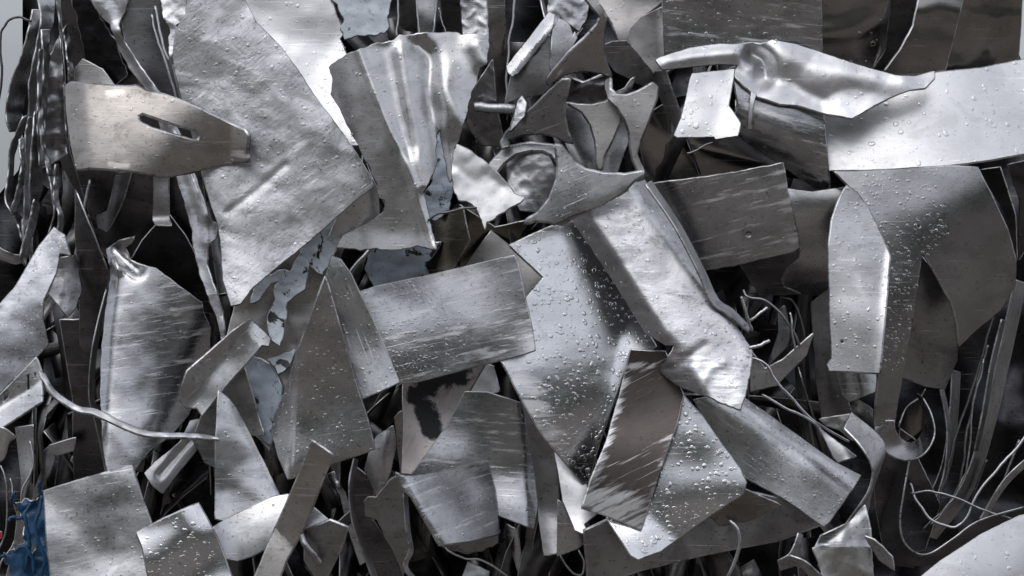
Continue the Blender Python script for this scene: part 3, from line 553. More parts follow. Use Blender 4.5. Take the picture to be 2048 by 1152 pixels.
# ================================================================== BOTTOM CENTRE
S('metal_rod', 'dark round-ended rod leaning in the dark gap at lower centre left', [(656, 948), (668, 944), (674, 966), (690, 985), (712, 1060), (735, 1120), (720, 1130), (696, 1058), (680, 990), (664, 972)], t=(.2, 0), cyl=[(664, 950, 725, 1125, 1.5)], m='bare', step=5, cat='rod')
W('metal_rod', 'small bright bolt end sticking out beside the leaning rod', [(672, 960, 0), (676, 968, 8), (680, 976, 0)], r=7, m='bright', cat='rod', n=0)
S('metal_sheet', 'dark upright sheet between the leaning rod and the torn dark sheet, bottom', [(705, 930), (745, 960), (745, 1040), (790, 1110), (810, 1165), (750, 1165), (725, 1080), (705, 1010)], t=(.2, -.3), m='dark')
L('metal_strip', 'long bright edge strip curving to the bottom edge, left of the torn dark sheet', [(709, 918, 0), (700, 970, 16), (706, 1042, 20), (731, 1115, 14), (752, 1170, 0)], [(717, 920, -14), (708, 970, 0), (715, 1040, 4), (741, 1112, -2), (762, 1170, -14)], m='bright')
S('metal_sheet', 'pale faceted wedge hanging left of the stained plate', [(742, 890), (755, 870), (786, 852), (792, 890), (780, 945), (757, 998), (742, 970), (728, 938)], t=(.05, .16), f=[(740, 900, 790, 880, -.3, 8), (775, 860, 757, 998, -.9, 8)], m='bare', step=6)
S('metal_sheet', 'torn dark sheet with a thin bright wavy edge at the bottom centre', [(728, 1003), (736, 996), (752, 996), (780, 962), (806, 945), (814, 1000), (817, 1090), (806, 1150), (790, 1112), (765, 1062), (756, 1040), (732, 1032)], t=(.15, -.25), n=[(6, 60)], m='dull', jag=2, step=6)
L('metal_strip', 'thin curved edge strip at the bottom, right of the torn dark sheet', [(808, 988, 0), (814, 1060, 8), (820, 1100, 8), (808, 1132, 0), (826, 1160, 0)], [(815, 988, -10), (821, 1060, 0), (827, 1102, 0), (816, 1132, -6), (836, 1160, -6)], m='bare')
S('metal_sheet', 'brown upright strip along the left edge of the stained plate', [(789, 835), (800, 824), (812, 822), (812, 945), (802, 950), (797, 900)], t=(.4, -.1), m='brown', step=6)
S('metal_sheet', 'small bright folded piece above the grey scratched sheet at lower centre', [(940, 790), (958, 740), (972, 728), (986, 732), (998, 782), (970, 790)], t=(.1, .2), f=[(980, 725, 992, 790, -.8, 6)], m='bright', step=6)
S('stained_plate', 'pinkish grey triangular plate with black tar stains at lower centre', [(806, 770), (845, 740), (920, 715), (975, 720), (900, 845), (822, 948), (803, 946), (808, 850)], t=(.05, .14), m='stained', ang=-60, step=8, cat='metal plate', wear=[(860, 750, 915, 735, 46, 1.0), (835, 790, 862, 770, 30, .9), (850, 820, 862, 855, 28, 1.15)])
S('metal_sheet', 'grey scratched sheet with a green tinge, right of the stained plate', [(930, 784), (974, 785), (1044, 807), (1060, 860), (1073, 920), (1077, 1000), (1068, 1056), (1050, 1051), (1000, 1032), (955, 1010), (822, 950), (896, 850)], t=(.05, .10), cyl=[(960, 780, 990, 1040, .06)], f=[(1045, 800, 1058, 1055, 0, 8), (1058, 1060, 1042, 800, -.9, 8)], m='scratched', ang=4, drops=(12, 1.2, 3.2), step=7)
S('metal_sheet', 'rough broken slab under the folded box piece at bottom centre', [(872, 1085), (1000, 1062), (996, 1085), (970, 1098), (938, 1110), (900, 1100)], t=(0, -.1), n=[(8, 24, True)], m='dull', jag=4, step=5)
S('folded_box', 'dark folded box-shaped piece with a bright upper rim at bottom centre', [(792, 946), (803, 954), (880, 945), (977, 925), (988, 975), (1000, 1067), (940, 1081), (880, 1089), (858, 1050), (825, 992), (803, 970)], t=(.06, -.17), f=[(803, 952, 884, 1092, -.0, 6), (884, 1094, 801, 940, -.9, 8)], m='scratched', ang=-20, th=7, drops=(42, 1.1, 3), step=6, cat='folded sheet', split=[('side_wall', (884, 1094, 801, 940))])
W('metal_wire', 'thin bright wire running right from under the folded box at the bottom', [(888, 1094, 0), (900, 1106, 6), (930, 1117, 6), (967, 1124, 6), (1024, 1156, 0)], r=3, m='bright', group=G_W)
S('metal_foil', 'small scratched foil piece at the bottom edge, centre', [(936, 1124), (980, 1143), (972, 1170), (918, 1170)], t=(0, .25), n=[(5, 30)], m='bright', step=6, cat='foil')
S('metal_strip', 'narrow twisted strip in the dark below the grey scratched sheet', [(1010, 1048), (1034, 1060), (1041, 1110), (1046, 1145), (1036, 1145), (1018, 1090)], t=(.3, -.1), f=[(1022, 1050, 1040, 1145, -.8, 6)], m='bare', step=5, cat='metal strip')
W('metal_wire', 'looped thin wire hanging under the grey curved sheet at the bottom', [(1118, 1108, 0), (1130, 1132, 4), (1146, 1148, 6), (1164, 1148, 6), (1170, 1126, 4), (1156, 1100, 0)], r=3, m='bare', group=G_W)
# lower left, in front
S('shiny_tube', 'bright dented tube end sticking out above the black gap, lower left', [(289, 946), (310, 924), (361, 884), (380, 842), (396, 838), (407, 868), (392, 902), (352, 950), (325, 986), (303, 968)], t=(.05, .34), cyl=[(300, 958, 395, 850, .7)], b=[(320, 950, 380, 880, -10, 7)], m='bright', step=5, cat='tube')
S('metal_sheet', 'small grey upright sheet behind the S-curved strap end, lower left', [(385, 880), (415, 800), (438, 780), (434, 935), (410, 925)], t=(-.15, .05), m='bare')
S('metal_sheet', 'dark folded strip under the flat bar, left of the conical bright sheet', [(455, 705), (490, 740), (515, 830), (528, 870), (500, 870), (470, 815), (440, 785)], t=(.2, -.05), m='dull')
S('flat_bar', 'grey flat bar leaning left of the blue paint flakes, its upper end folded over', [(361, 802), (366, 770), (376, 742), (420, 704), (465, 664), (500, 638), (541, 676), (537, 692), (524, 690), (460, 762), (404, 830), (394, 815), (372, 815)], t=(.05, .06), f=[(496, 654, 384, 800, .5, 6), (528, 700, 480, 650, -.4, 8)], m='bare', step=6, ang=-40, drops=(20, 1.1, 3), th=5, cat='flat bar', split=[('flange', (496, 652, 384, 798)), ('folded_end', (528, 702, 480, 652))])
S('metal_sheet', 'bright conical sheet with a glossy ridge, lower left of the trapezoid panel', [(438, 782), (455, 795), (472, 815), (502, 872), (542, 952), (564, 998), (545, 1004), (455, 1042), (431, 1037), (432, 880)], t=(-.08, .10), f=[(556, 1004, 460, 820, -.5, 10), (540, 1006, 440, 815, -.28, 24), (570, 1000, 476, 812, -.8, 8)], n=[(4, 90)], m='bare', step=6, drops=(14, 1.2, 3.4))
S('metal_sheet', 'curved grey flange folded under the bright conical sheet', [(428, 1054), (470, 1030), (545, 994), (575, 988), (622, 1011), (662, 1045), (695, 1055), (688, 1085), (660, 1045), (600, 1066), (500, 1112), (474, 1121), (450, 1116), (438, 1090)], t=(.0, .20), cyl=[(460, 1100, 660, 1020, .12)], f=[(440, 1040, 470, 1120, .7, 12)], m='bare', step=6)
S('metal_sheet', 'dark triangular pocket sheet right of the leaning strip at the bottom', [(610, 1060), (660, 1042), (694, 1056), (680, 1100), (655, 1150), (640, 1165), (610, 1120)], t=(.2, -.3), m='dull', th=6)
W('metal_rod', 'stubby rod lying in the dark pocket at the bottom, left of centre', [(598, 1062, 0), (618, 1100, 8), (640, 1130, 0)], r=9, m='dull', cat='rod')
S('metal_plate', 'square grey plate with fine scratches in the lower left corner', [(89, 982), (175, 956), (263, 931), (281, 990), (300, 1042), (335, 1175), (104, 1175), (94, 1080)], t=(.04, .18), n=[(3, 80)], m='bare', ang=-10, drops=(14, 1.2, 3.2), th=6, cat='metal plate', warp=.04)
S('metal_plate', 'smaller square plate with a creased left side, right of the scratched corner plate', [(273, 1064), (335, 1034), (397, 1006), (409, 1028), (437, 1082), (470, 1175), (302, 1175), (286, 1096)], t=(.06, .16), f=[(283, 1090, 400, 1060, -.12, 14), (430, 1160, 360, 1000, -.2, 20)], m='mirror', drops=(46, 1.3, 4.2), th=6, step=7, cat='metal plate')
L('metal_strap', 'thin S-curved strap crossing in front of the pale leaf-shaped sheet', [(78, 742, 0), (90, 768, 8), (112, 795, 14), (153, 821, 20), (190, 829, 24), (248, 856, 24), (300, 872, 20), (365, 874, 14), (404, 876, 8), (436, 878, 0)], [(90, 748, -6), (101, 768, 2), (121, 790, 6), (157, 812, 12), (193, 819, 16), (251, 846, 16), (303, 863, 12), (367, 866, 6), (405, 868, 0), (436, 874, -6)], m='crumple', nl=60, th=5, bow=1, n=[(5, 34)])
# big grey sheet and the pale sheet right of it
S('metal_sheet', 'smooth pale bluish sheet at the top, right of the big crumpled sheet', [(452, -25), (655, -25), (673, 30), (687, 68), (680, 78), (692, 108), (735, 150), (735, 290), (690, 290), (622, 186), (560, 96), (488, 20)], t=(.12, .27), f=[(668, 93, 624, 182, .16, 6)], n=[(6, 120)], m='bright', drops=(12, 1.5, 5), jag=2)
S('painted_plate', 'light blue painted plate with flaking edges at the top', [(658, -15), (790, -15), (780, 14), (772, 32), (779, 52), (768, 65), (742, 68), (716, 73), (690, 77), (681, 60), (687, 45), (682, 24)], t=(.05, .1), n=[(7, 40)], m='paint', jag=5, step=6)
S('metal_sheet', 'small folded grey plate tucked under the lower right corner of the big sheet', [(690, 395), (742, 355), (755, 375), (759, 430), (688, 468), (655, 480)], t=(-.55, -.1), f=[(738, 360, 752, 435, -.7, 8)], m='bare')
S('metal_sheet', 'large grey crumpled sheet left of centre, with a sharp lower right corner', [(376, -25), (476, -25), (512, 45), (562, 95), (602, 150), (624, 186), (662, 236), (702, 291), (724, 326), (738, 350), (746, 372), (704, 405), (620, 480), (540, 545), (505, 574), (482, 606), (462, 611), (447, 560), (443, 500), (437, 452), (420, 402), (404, 345), (385, 272), (366, 205), (352, 150), (346, 112), (352, 60), (372, 30)], t=(-.06, .13), n=[(3, 160), (2.2, 80, 'f'), (.9, 34, 'f')], f=[(640, 200, 470, 0, -.12, 30), (380, 60, 440, 430, -.35, 26)], b=(), m='crumple', step=5, drops=(14, 1.3, 4.5), jag=1, ang=-38, pl=[([(455, 425), (520, 375), (570, 330)], -3, 7)], wear=[(500, 400, 600, 300, 60, .4), (400, 200, 430, 330, 40, .35)], warp=.05)
S('slotted_bracket', 'curved grey-brown plate with a long slot, bent at both ends', [(130, 172), (141, 166), (182, 169), (252, 174), (272, 171), (292, 182), (328, 190), (357, 200), (401, 219), (437, 237), (459, 248), (488, 261), (494, 270), (492, 305), (494, 322), (470, 323), (427, 331), (386, 343), (346, 351), (317, 351), (292, 345), (255, 340), (219, 337), (179, 335), (153, 338), (142, 292), (133, 225)], t=(.12, .2), f=[(160, 150, 170, 350, -1.2, 14), (290, 350, 420, 170, -.7, 40), (447, 350, 462, 230, 1.2, 12)], n=[(1, 60)], m='bracket', th=8, step=5, drops=(4, 2, 5), holes=[[(274, 231), (285, 225), (314, 235), (352, 248), (392, 259), (402, 270), (398, 281), (384, 281), (343, 269), (303, 257), (278, 244)]], cat='bracket', jag=.6, wear=[(215, 190, 245, 185, 12, .9), (220, 330, 255, 332, 10, .9), (470, 300, 485, 305, 14, 1)], split=[('bent_end', (447, 350, 462, 230))], warp=.02, cyl=[(150, 262, 480, 290, .06)])
W('metal_rod', 'pale bar seen through the slot of the bracket', [(300, 180, 0), (330, 245, 6), (345, 300, 0)], r=9, m='bright', base=-25, cat='rod')
# ================================================================== TOP CENTRE
S('metal_sheet', 'olive grey panel standing dark between the tread plate and the white wire', [(968, -20), (1008, -20), (1016, 200), (985, 215), (975, 80)], t=(-.25, -.2), m='brown', step=14)
S('metal_sheet', 'dark upright panel left of the tread plate at the top edge', [(796, -20), (842, -20), (840, 75), (798, 75)], t=(.3, -.3), m='dark')
S('metal_sheet', 'bluish upright panel between two bright edges at the top', [(836, -20), (876, -20), (868, 75), (838, 75)], t=(-.15, .02), m='smooth')
S('metal_sheet', 'narrow dark upright panel right of the bluish panel at the top', [(880, -20), (925, -20), (928, 80), (890, 80)], t=(.2, -.5), m='dark')
W('metal_wire', 'bright upright edge strip at the top, left of the bluish panel', [(794, -15, 0), (796, 40, 0), (795, 72, 0)], r=3, m='bright', group=G_W)
W('metal_wire', 'bright upright edge strip at the top, middle of three', [(836, -15, 0), (835, 30, 0), (837, 72, 0)], r=2.5, m='bright', group=G_W)
W('metal_wire', 'bright upright edge strip at the top, bending right at its foot', [(873, -15, 0), (872, 25, 0), (868, 50, 2), (866, 72, 0)], r=2.5, m='bright', group=G_W)
W('metal_wire', 'thin curved edge strip right of the bluish panel', [(876, 15, 0), (884, 40, 0), (890, 72, 0)], r=2, m='bare', group=G_W)
S('tread_plate', 'upright strip of tread plate with raised bars at the top edge', [(921, -20), (972, -20), (974, 76), (927, 76)], t=(.1, .02), tread=40, m='crumple', step=4, th=6, cat='tread plate')
S('tread_plate', 'dark tread plate below the funnel sheet, partly hidden', [(940, 190), (985, 120), (992, 215), (1010, 292), (960, 290), (935, 250)], t=(.2, -.3), tread=52, m='dull', step=5, cat='tread plate')
W('metal_wire', 'long white wire hanging from the top edge right of the tread plate', [(1031, -15, 0), (1022, 60, 0), (1015, 125, 0), (1012, 205, 0)], r=3.4, m='bright', group=G_W)
S('metal_sheet', 'dull brown panel behind the folded channel at the top', [(1010, 205), (1022, 150), (1075, 110), (1100, 70), (1106, 130), (1104, 170), (1085, 188), (1040, 196)], t=(.1, -.05), m='dull')
S('metal_sheet', 'crumpled bright scrap at the top edge above the star offcuts', [(1098, -18), (1178, -18), (1176, 30), (1158, 60), (1140, 50), (1120, 34), (1108, 66), (1098, 34)], t=(-.3, .2), n=[(14, 26, True)], m='crumple', step=5, jag=3)
S('metal_sheet', 'slim bluish blade hanging beside the upper star offcut', [(1105, 60), (1120, 38), (1138, 50), (1146, 74), (1150, 64), (1154, 76), (1132, 112), (1102, 142)], t=(-.25, .05), m='smooth', step=6)
S('folded_channel', 'bluish folded channel leaning at the top, left of the star offcuts', [(1013, 132), (1062, 72), (1098, 24), (1108, 30), (1105, 54), (1090, 78), (1036, 146), (1024, 152), (1016, 144)], t=(.1, .15), f=[(1010, 120, 1094, 16, .6, 6), (1020, 150, 1100, 55, -1.0, 6)], m='bare', step=5, split=[('flange', (1020, 150, 1100, 55))])
S('metal_sheet', 'flat grey plate with a concave cut at the top edge, right of the star offcuts', [(1186, -20), (1350, -20), (1312, 14), (1280, 36), (1262, 58), (1254, 78), (1244, 91), (1236, 78), (1226, 46), (1212, 26), (1196, 8)], t=(.02, .06), m='warm', th=10, step=7, drops=(14, 1.5, 3.5))
S('metal_sheet', 'bent brown sheet with a bright stripe right of the concave plate', [(1255, 78), (1262, 56), (1282, 34), (1330, 12), (1345, 60), (1336, 130), (1310, 150), (1298, 140)], t=(0, .05), f=[(1298, 30, 1322, 130, .9, 20), (1318, 20, 1330, 130, -1.6, 10)], m='brown', step=6, split=[('bent_side', (1318, 20, 1330, 130))])
S('metal_sheet', 'dark hollow sheet under the concave plate, beside the upper star offcut', [(1204, 92), (1225, 84), (1254, 82), (1300, 140), (1316, 160), (1296, 174), (1268, 162), (1232, 142), (1213, 120)], t=(-.2, -.5), f=[(1210, 105, 1290, 175, .8, 16)], m='dull', step=6)
S('metal_sheet', 'dark olive sheet with a soft stripe left of the plate with a hole', [(1272, 240), (1335, 205), (1372, 275), (1400, 358), (1318, 372), (1288, 335)], t=(-.1, -.12), cyl=[(1300, 250, 1350, 370, .25)], m='glossbrown', warp=.03)
S('metal_strip', 'dark twisted arm right of the star offcuts', [(1300, 162), (1310, 145), (1330, 140), (1346, 190), (1370, 252), (1364, 276), (1340, 240), (1318, 190)], t=(.4, -.2), f=[(1320, 140, 1365, 270, -.9, 10)], m='dull', step=6, cat='metal strip')
S('metal_sheet', 'rolled bright cylinder end seen inside the ring of star offcuts', [(1012, 305), (1050, 296), (1095, 304), (1114, 345), (1112, 400), (1080, 425), (1040, 420), (1015, 370)], t=(.1, .05), cyl=[(1020, 420, 1100, 300, .5)], n=[(10, 30, True)], m='crumple', step=5)
S('metal_sheet', 'curved shiny strip between the left and middle star offcuts', [(1125, 206), (1145, 205), (1168, 225), (1188, 255), (1196, 315), (1206, 345), (1180, 350), (1150, 330), (1132, 290)], t=(-.35, .1), cyl=[(1135, 215, 1190, 345, .6)], m='smooth', step=6)
S('metal_strip', 'light grey strip between the middle and right star offcuts', [(1238, 225), (1258, 250), (1262, 268), (1248, 305), (1234, 346), (1204, 344), (1210, 310), (1228, 275)], t=(-.2, .12), m='smooth', step=6, cat='metal strip')
S('metal_strip', 'small bright curl inside the hook of the right star offcut', [(1226, 186), (1250, 176), (1262, 158), (1270, 154), (1268, 166), (1258, 184), (1244, 194)], t=(.3, .2), f=[(1240, 190, 1266, 156, -.8, 5)], m='bare', step=4, cat='metal strip')
S('star_offcut', 'dark star offcut deep in the hole between the upper and middle star offcuts', [(1120, 150), (1165, 165), (1215, 150), (1224, 196), (1180, 214), (1140, 206)], t=(.1, -.2), n=[(8, 26, 'f')], m='dark', step=5, th=7, group=G_S, cat='star offcut', holes=())
S('star_offcut', 'grey three-pointed offcut standing highest, curling over at its top', [(1168, -8), (1186, -4), (1203, 16), (1212, 36), (1206, 73), (1207, 109), (1213, 131), (1223, 155), (1203, 145), (1169, 141), (1132, 147), (1110, 160), (1098, 170), (1097, 160), (1107, 145), (1140, 106), (1169, 80), (1197, 49), (1201, 34), (1184, 12)], t=(.08, .08), f=[(1160, 62, 1230, 30, -.8, 16)], m='warm', th=8, step=5, drops=(20, 1, 3), group=G_S, cat='star offcut', warp=.012)
S('star_offcut', 'grey three-pointed offcut in the middle of the cluster, narrow foot pointing down', [(1135, 205), (1154, 209), (1183, 210), (1209, 204), (1223, 198), (1243, 226), (1238, 248), (1223, 281), (1206, 313), (1203, 337), (1197, 337), (1195, 313), (1191, 277), (1182, 248), (1164, 223), (1143, 210)], t=(.05, .06), m='warm', th=8, step=5, drops=(20, 1, 3), group=G_S, cat='star offcut', warp=.012)
S('star_offcut', 'grey three-pointed offcut at the right of the cluster, with a hooked upper corner', [(1210, 162), (1219, 157), (1219, 178), (1232, 190), (1253, 191), (1278, 182), (1305, 167), (1315, 174), (1313, 197), (1300, 230), (1282, 277), (1272, 310), (1279, 328), (1286, 343), (1279, 346), (1266, 317), (1261, 292), (1259, 262), (1252, 240), (1237, 215), (1217, 197), (1210, 178)], t=(-.05, .06), f=[(1228, 150, 1222, 200, -.9, 8)], m='warm', th=8, step=5, drops=(22, 1, 3.4), group=G_S, cat='star offcut', warp=.012)
S('ring_offcut', 'curved band of a cut ring below the left star offcut', [(966, 348), (985, 322), (1010, 295), (1060, 286), (1106, 291), (1127, 320), (1146, 346), (1130, 344), (1116, 325), (1104, 308), (1085, 300), (1058, 300), (1030, 306), (1006, 326), (982, 356)], t=(.1, .2), m='bare', th=9, step=5, cat='ring offcut', warp=.01)
S('star_offcut', 'grey three-pointed offcut at the left of the cluster, scratched and curling down', [(1124, 160), (1137, 160), (1133, 182), (1125, 204), (1127, 233), (1132, 262), (1141, 286), (1107, 271), (1078, 267), (1041, 269), (1019, 277), (1016, 293), (1004, 296), (1002, 284), (1012, 265), (1034, 243), (1067, 215), (1099, 182)], t=(-.05, .10), f=[(1040, 300, 1000, 250, .8, 14)], m='bare', th=8, step=5, drops=(10, 1, 3), group=G_S, cat='star offcut', ang=-20, warp=.012)
W('twisted_rod', 'short twisted rod lying level at the left of the star offcuts', [(950, 216, 0), (985, 214, 4), (1030, 218, 0)], r=14, m='crumple', cat='rod', n=2)
S('metal_strip', 'small crumpled tab hooked over the twisted rod', [(1028, 235), (1034, 205), (1044, 192), (1052, 205), (1048, 232), (1020, 262)], t=(.3, .3), n=[(6, 18)], m='crumple', step=4, cat='metal strip')
# ================================================================== FUNNEL AND BELOW IT
S('metal_sheet', 'brassy dark sheet under the funnel, right of its foot', [(845, 440), (925, 415), (938, 480), (905, 540), (850, 540), (860, 495)], t=(.35, -.1), f=[(895, 420, 890, 540, -.7, 14)], m='brass')
S('metal_sheet', 'dark olive panel in the gap right of the brassy sheet', [(920, 410), (990, 455), (1060, 440), (1020, 500), (920, 540), (930, 480)], t=(0, -.4), m='brass', base=-40)
S('painted_plate', 'shaded blue-grey painted plate just below the foot of the funnel', [(738, 490), (880, 485), (866, 512), (850, 524), (856, 548), (752, 582), (730, 540)], t=(0, -.3), n=[(8, 40)], m='paint_shaded', jag=4, step=6)
W('bent_tube', 'shiny bent tube beside the blue-grey painted plate', [(742, 490, 0), (728, 512, 6), (704, 545, 8), (700, 565, 6), (718, 590, 0)], r=7, m='bare', cat='rod')
S('painted_plate', 'narrow blue painted flake in the slit on the right of the funnel', [(868, 262), (884, 250), (898, 300), (908, 352), (905, 385), (898, 420), (870, 440), (842, 428), (836, 400), (862, 372), (872, 330)], t=(.1, .05), n=[(8, 30)], m='paint_shaded', jag=3, step=5)
S('metal_sheet', 'crumpled funnel-shaped sheet at top centre, narrowing downward', [(659, 135), (668, 126), (693, 109), (726, 98), (755, 87), (784, 84), (800, 72), (868, 66), (912, 65), (922, 69), (977, 70), (977, 88), (973, 126), (956, 133), (951, 168), (943, 184), (934, 220), (919, 270), (908, 300), (904, 350), (899, 364), (893, 335), (887, 300), (880, 258), (872, 270), (871, 300), (873, 328), (846, 386), (859, 440), (873, 498), (836, 491), (800, 499), (752, 496), (720, 499), (674, 494), (684, 470), (735, 448), (766, 426), (771, 414), (771, 398), (758, 394), (755, 370), (738, 330), (722, 300), (700, 262), (682, 222), (662, 188), (666, 160)], t=(-.08, .17), n=[(2, 80)], f=[(715, 98, 868, 495, -.62, 9), (700, 460, 860, 470, .2, 10), (740, 430, 752, 510, -.5, 12)], b=[(955, 90, 970, 120, 14, 24), (930, 250, 890, 180, 10, 26)], m='smooth', step=5, jag=2.5, drops=(7, 1.2, 4), pl=[([(715, 98), (777, 251), (813, 324), (868, 495)], 5, 8), ([(768, 100), (790, 190), (822, 290)], -8, 24), ([(803, 105), (818, 215), (846, 370)], 7, 15), ([(836, 92), (858, 120), (860, 200), (878, 300), (890, 400)], -15, 18), ([(895, 150), (905, 220), (890, 250)], 6, 28)], warp=.015)
S('metal_sheet', 'white torn triangular scrap with ragged foot right of the funnel', [(914, 290), (938, 299), (974, 328), (1010, 361), (1028, 386), (1048, 395), (1040, 403), (1018, 417), (974, 444), (970, 458), (961, 434), (955, 418), (945, 408), (934, 400), (918, 399), (908, 380), (904, 345), (907, 310)], t=(.05, .16), n=[(2, 60), (3, 40, 'f')], m='bright', jag=3, step=6, ang=-30, warp=.02)
W('metal_wire', 'dark bent wire poking out under the white torn scrap', [(857, 442, 0), (880, 428, 4), (905, 421, 4), (955, 417, 0)], r=3, m='dark', group=G_W)
# ================================================================== TOP RIGHT
S('metal_sheet', 'dark mirror-like sheet with a curved bright reflection at top right', [(1640, -20), (1798, -20), (1792, 50), (1776, 100), (1752, 142), (1640, 112)], t=(.05, -.22), cyl=(), m='glossbrown', drops=(4, 3, 7), pl=[([(1640, 72), (1700, 64), (1755, 42), (1782, 8)], 7, 30)], warp=.03)
S('metal_sheet', 'almost black band between two brown curved sheets at top right', [(1785, -20), (1850, -20), (1832, 52), (1802, 102), (1772, 146), (1745, 142), (1772, 100)], t=(.3, -.5), m='dark')
S('metal_sheet', 'brown-black sheet with a round water stain in the top right corner', [(1915, -20), (2046, -20), (2041, 60), (2035, 135), (1885, 150), (1902, 70)], t=(-.15, -.25), n=[(8, 90)], m='glossbrown', pl=[([(1925, 25), (1980, 40), (2040, 42)], 4, 16), ([(1978, 95), (1980, 65), (2000, 58), (2015, 75), (2005, 95)], 1.6, 7)], warp=.03)
S('metal_sheet', 'curved grey-brown sheet with a thin bright left edge at top right', [(1842, -20), (1930, -20), (1908, 72), (1888, 150), (1768, 145), (1800, 102), (1828, 52)], t=(-.1, -.06), cyl=[(1850, 0, 1800, 150, .15)], m='glossbrown', th=6, pl=[([(1845, 22), (1880, 14), (1925, 30)], 5, 26)], warp=.03)
S('metal_sheet', 'dark scratched plate with square right edge at the top, above the white crumpled sheet', [(1325, -20), (1642, -20), (1643, 112), (1560, 110), (1500, 115), (1332, 132), (1328, 60)], t=(-.02, -.17), m='scratched', drops=(14, 2, 6), ang=5, n=[(3, 90)], wear=[(1480, 80, 1640, 70, 20, .55)])
S('metal_sheet', 'dark curved sheet in the gap under the white tab, top right', [(1375, 270), (1470, 225), (1540, 310), (1600, 350), (1560, 332), (1480, 345), (1405, 356)], t=(.1, -.25), cyl=[(1380, 280, 1560, 340, .4)], m='glossbrown', pl=[([(1400, 300), (1480, 320), (1540, 340)], 8, 24)], warp=.03)
W('metal_wire', 'tiny bright pin sticking out under the white tab', [(1374, 307, 0), (1398, 299, 6), (1424, 284, 0)], r=3, m='bright', group=G_W, taper=.4)
S('metal_sheet', 'long plain white plate with rounded end reaching the right edge', [(1642, 215), (1750, 172), (1840, 152), (1868, 146), (1960, 136), (2075, 114), (2075, 302), (1960, 322), (1870, 334), (1750, 339), (1658, 341), (1650, 290)], t=(.02, .32), cyl=[(1880, 100, 1900, 350, .03)], m='bright', th=6, drops=(9, 2.5, 6.5), warp=.04)
S('folded_sheet', 'dark folded sheet with white scratches under the white crumpled sheet', [(1466, 150), (1490, 168), (1512, 190), (1562, 204), (1646, 225), (1652, 285), (1658, 383), (1645, 384), (1597, 354), (1524, 304), (1488, 281), (1468, 240), (1478, 210)], t=(-.1, .12), f=[(1478, 232, 1660, 335, -1.1, 18)], m='scratched', ang=12, drops=(6, 2, 5), th=5, wear=[(1500, 210, 1640, 250, 26, .7)], split=[('lower_flange', (1478, 236, 1660, 339))])
S('metal_sheet', 'white crumpled sheet with a hollow curl, lying over the white plate at top right', [(1312, 120), (1320, 115), (1380, 96), (1440, 88), (1500, 88), (1520, 89), (1545, 80), (1590, 88), (1640, 105), (1700, 125), (1745, 138), (1790, 151), (1830, 153), (1868, 143), (1868, 156), (1850, 175), (1820, 180), (1790, 190), (1750, 209), (1704, 236), (1650, 226), (1600, 211), (1560, 207), (1514, 191), (1490, 172), (1468, 150), (1478, 130), (1440, 126), (1380, 133), (1325, 139)], t=(0, .34), n=[(5, 90), (3, 60, 'f')], b=(), m='bright', step=5, drops=(9, 2, 5), th=5, pl=[([(1504, 108), (1526, 122), (1530, 155)], -34, 19), ([(1330, 125), (1400, 112), (1478, 106)], 10, 14), ([(1470, 140), (1490, 152), (1512, 175)], -8, 16), ([(1545, 100), (1620, 130), (1700, 150), (1800, 165)], 10, 28), ([(1570, 165), (1640, 205)], -8, 22)], warp=.03)
S('metal_sheet', 'small white flat tab with droplets hanging left of the folded scratched sheet', [(1385, 147), (1468, 139), (1463, 175), (1457, 211), (1480, 246), (1475, 271), (1431, 278), (1428, 273), (1355, 274), (1349, 270), (1362, 238)], t=(.05, .32), m='bright', drops=(16, 2.5, 6), step=7, cat='metal tab')
L('metal_strip', 'thin white sliver hanging beside the white tab', [(1504, 184, 0), (1501, 205, 6), (1497, 240, 6), (1496, 258, 0)], [(1512, 188, 0), (1507, 206, 6), (1503, 240, 6), (1503, 258, 0)], m='bright', nl=16, na=3)
# ================================================================== RIGHT
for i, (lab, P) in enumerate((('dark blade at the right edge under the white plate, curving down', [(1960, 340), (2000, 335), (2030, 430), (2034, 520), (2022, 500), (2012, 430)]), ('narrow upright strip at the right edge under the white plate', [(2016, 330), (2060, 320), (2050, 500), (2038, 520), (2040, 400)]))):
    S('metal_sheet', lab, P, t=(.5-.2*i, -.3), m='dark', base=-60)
for lab, pts, r, mm in (
    ('long grey wire from the curved panel down to the loop, right side', [(1993, 612, 30), (1975, 665, 24), (1955, 745, 16), (1925, 834, 10), (1902, 914, 6), (1885, 973, 0), (1860, 1024, 0), (1820, 1066, 0)], 5, 'dull'),
    ('second grey wire running close beside the long one, right side', [(1975, 690, 10), (1956, 760, 8), (1937, 850, 6), (1928, 920, 4), (1915, 975, 0), (1890, 1015, 0), (1845, 1060, 0)], 5, 'dull'),
    ('bowed grey wire inside the bundle at right, nearest the dark gap', [(1968, 720, 0), (1948, 800, 0), (1938, 900, 0), (1925, 960, 0), (1898, 1010, 0), (1860, 1050, 0)], 4, 'bare'),
    ('faint wire deep in the dark at lower right', [(1975, 920, -30), (1955, 970, -30), (1938, 1030, -30)], 5, 'dark'),
    ('second faint wire deep in the dark near the right edge', [(2040, 880, -30), (2017, 930, -30), (1995, 985, -30), (1976, 1030, -30)], 6, 'dull')):
    W('metal_wire', lab, pts, r=r, m=mm, group=G_W, flat=.7, base=-70 if 'faint' in lab else None)
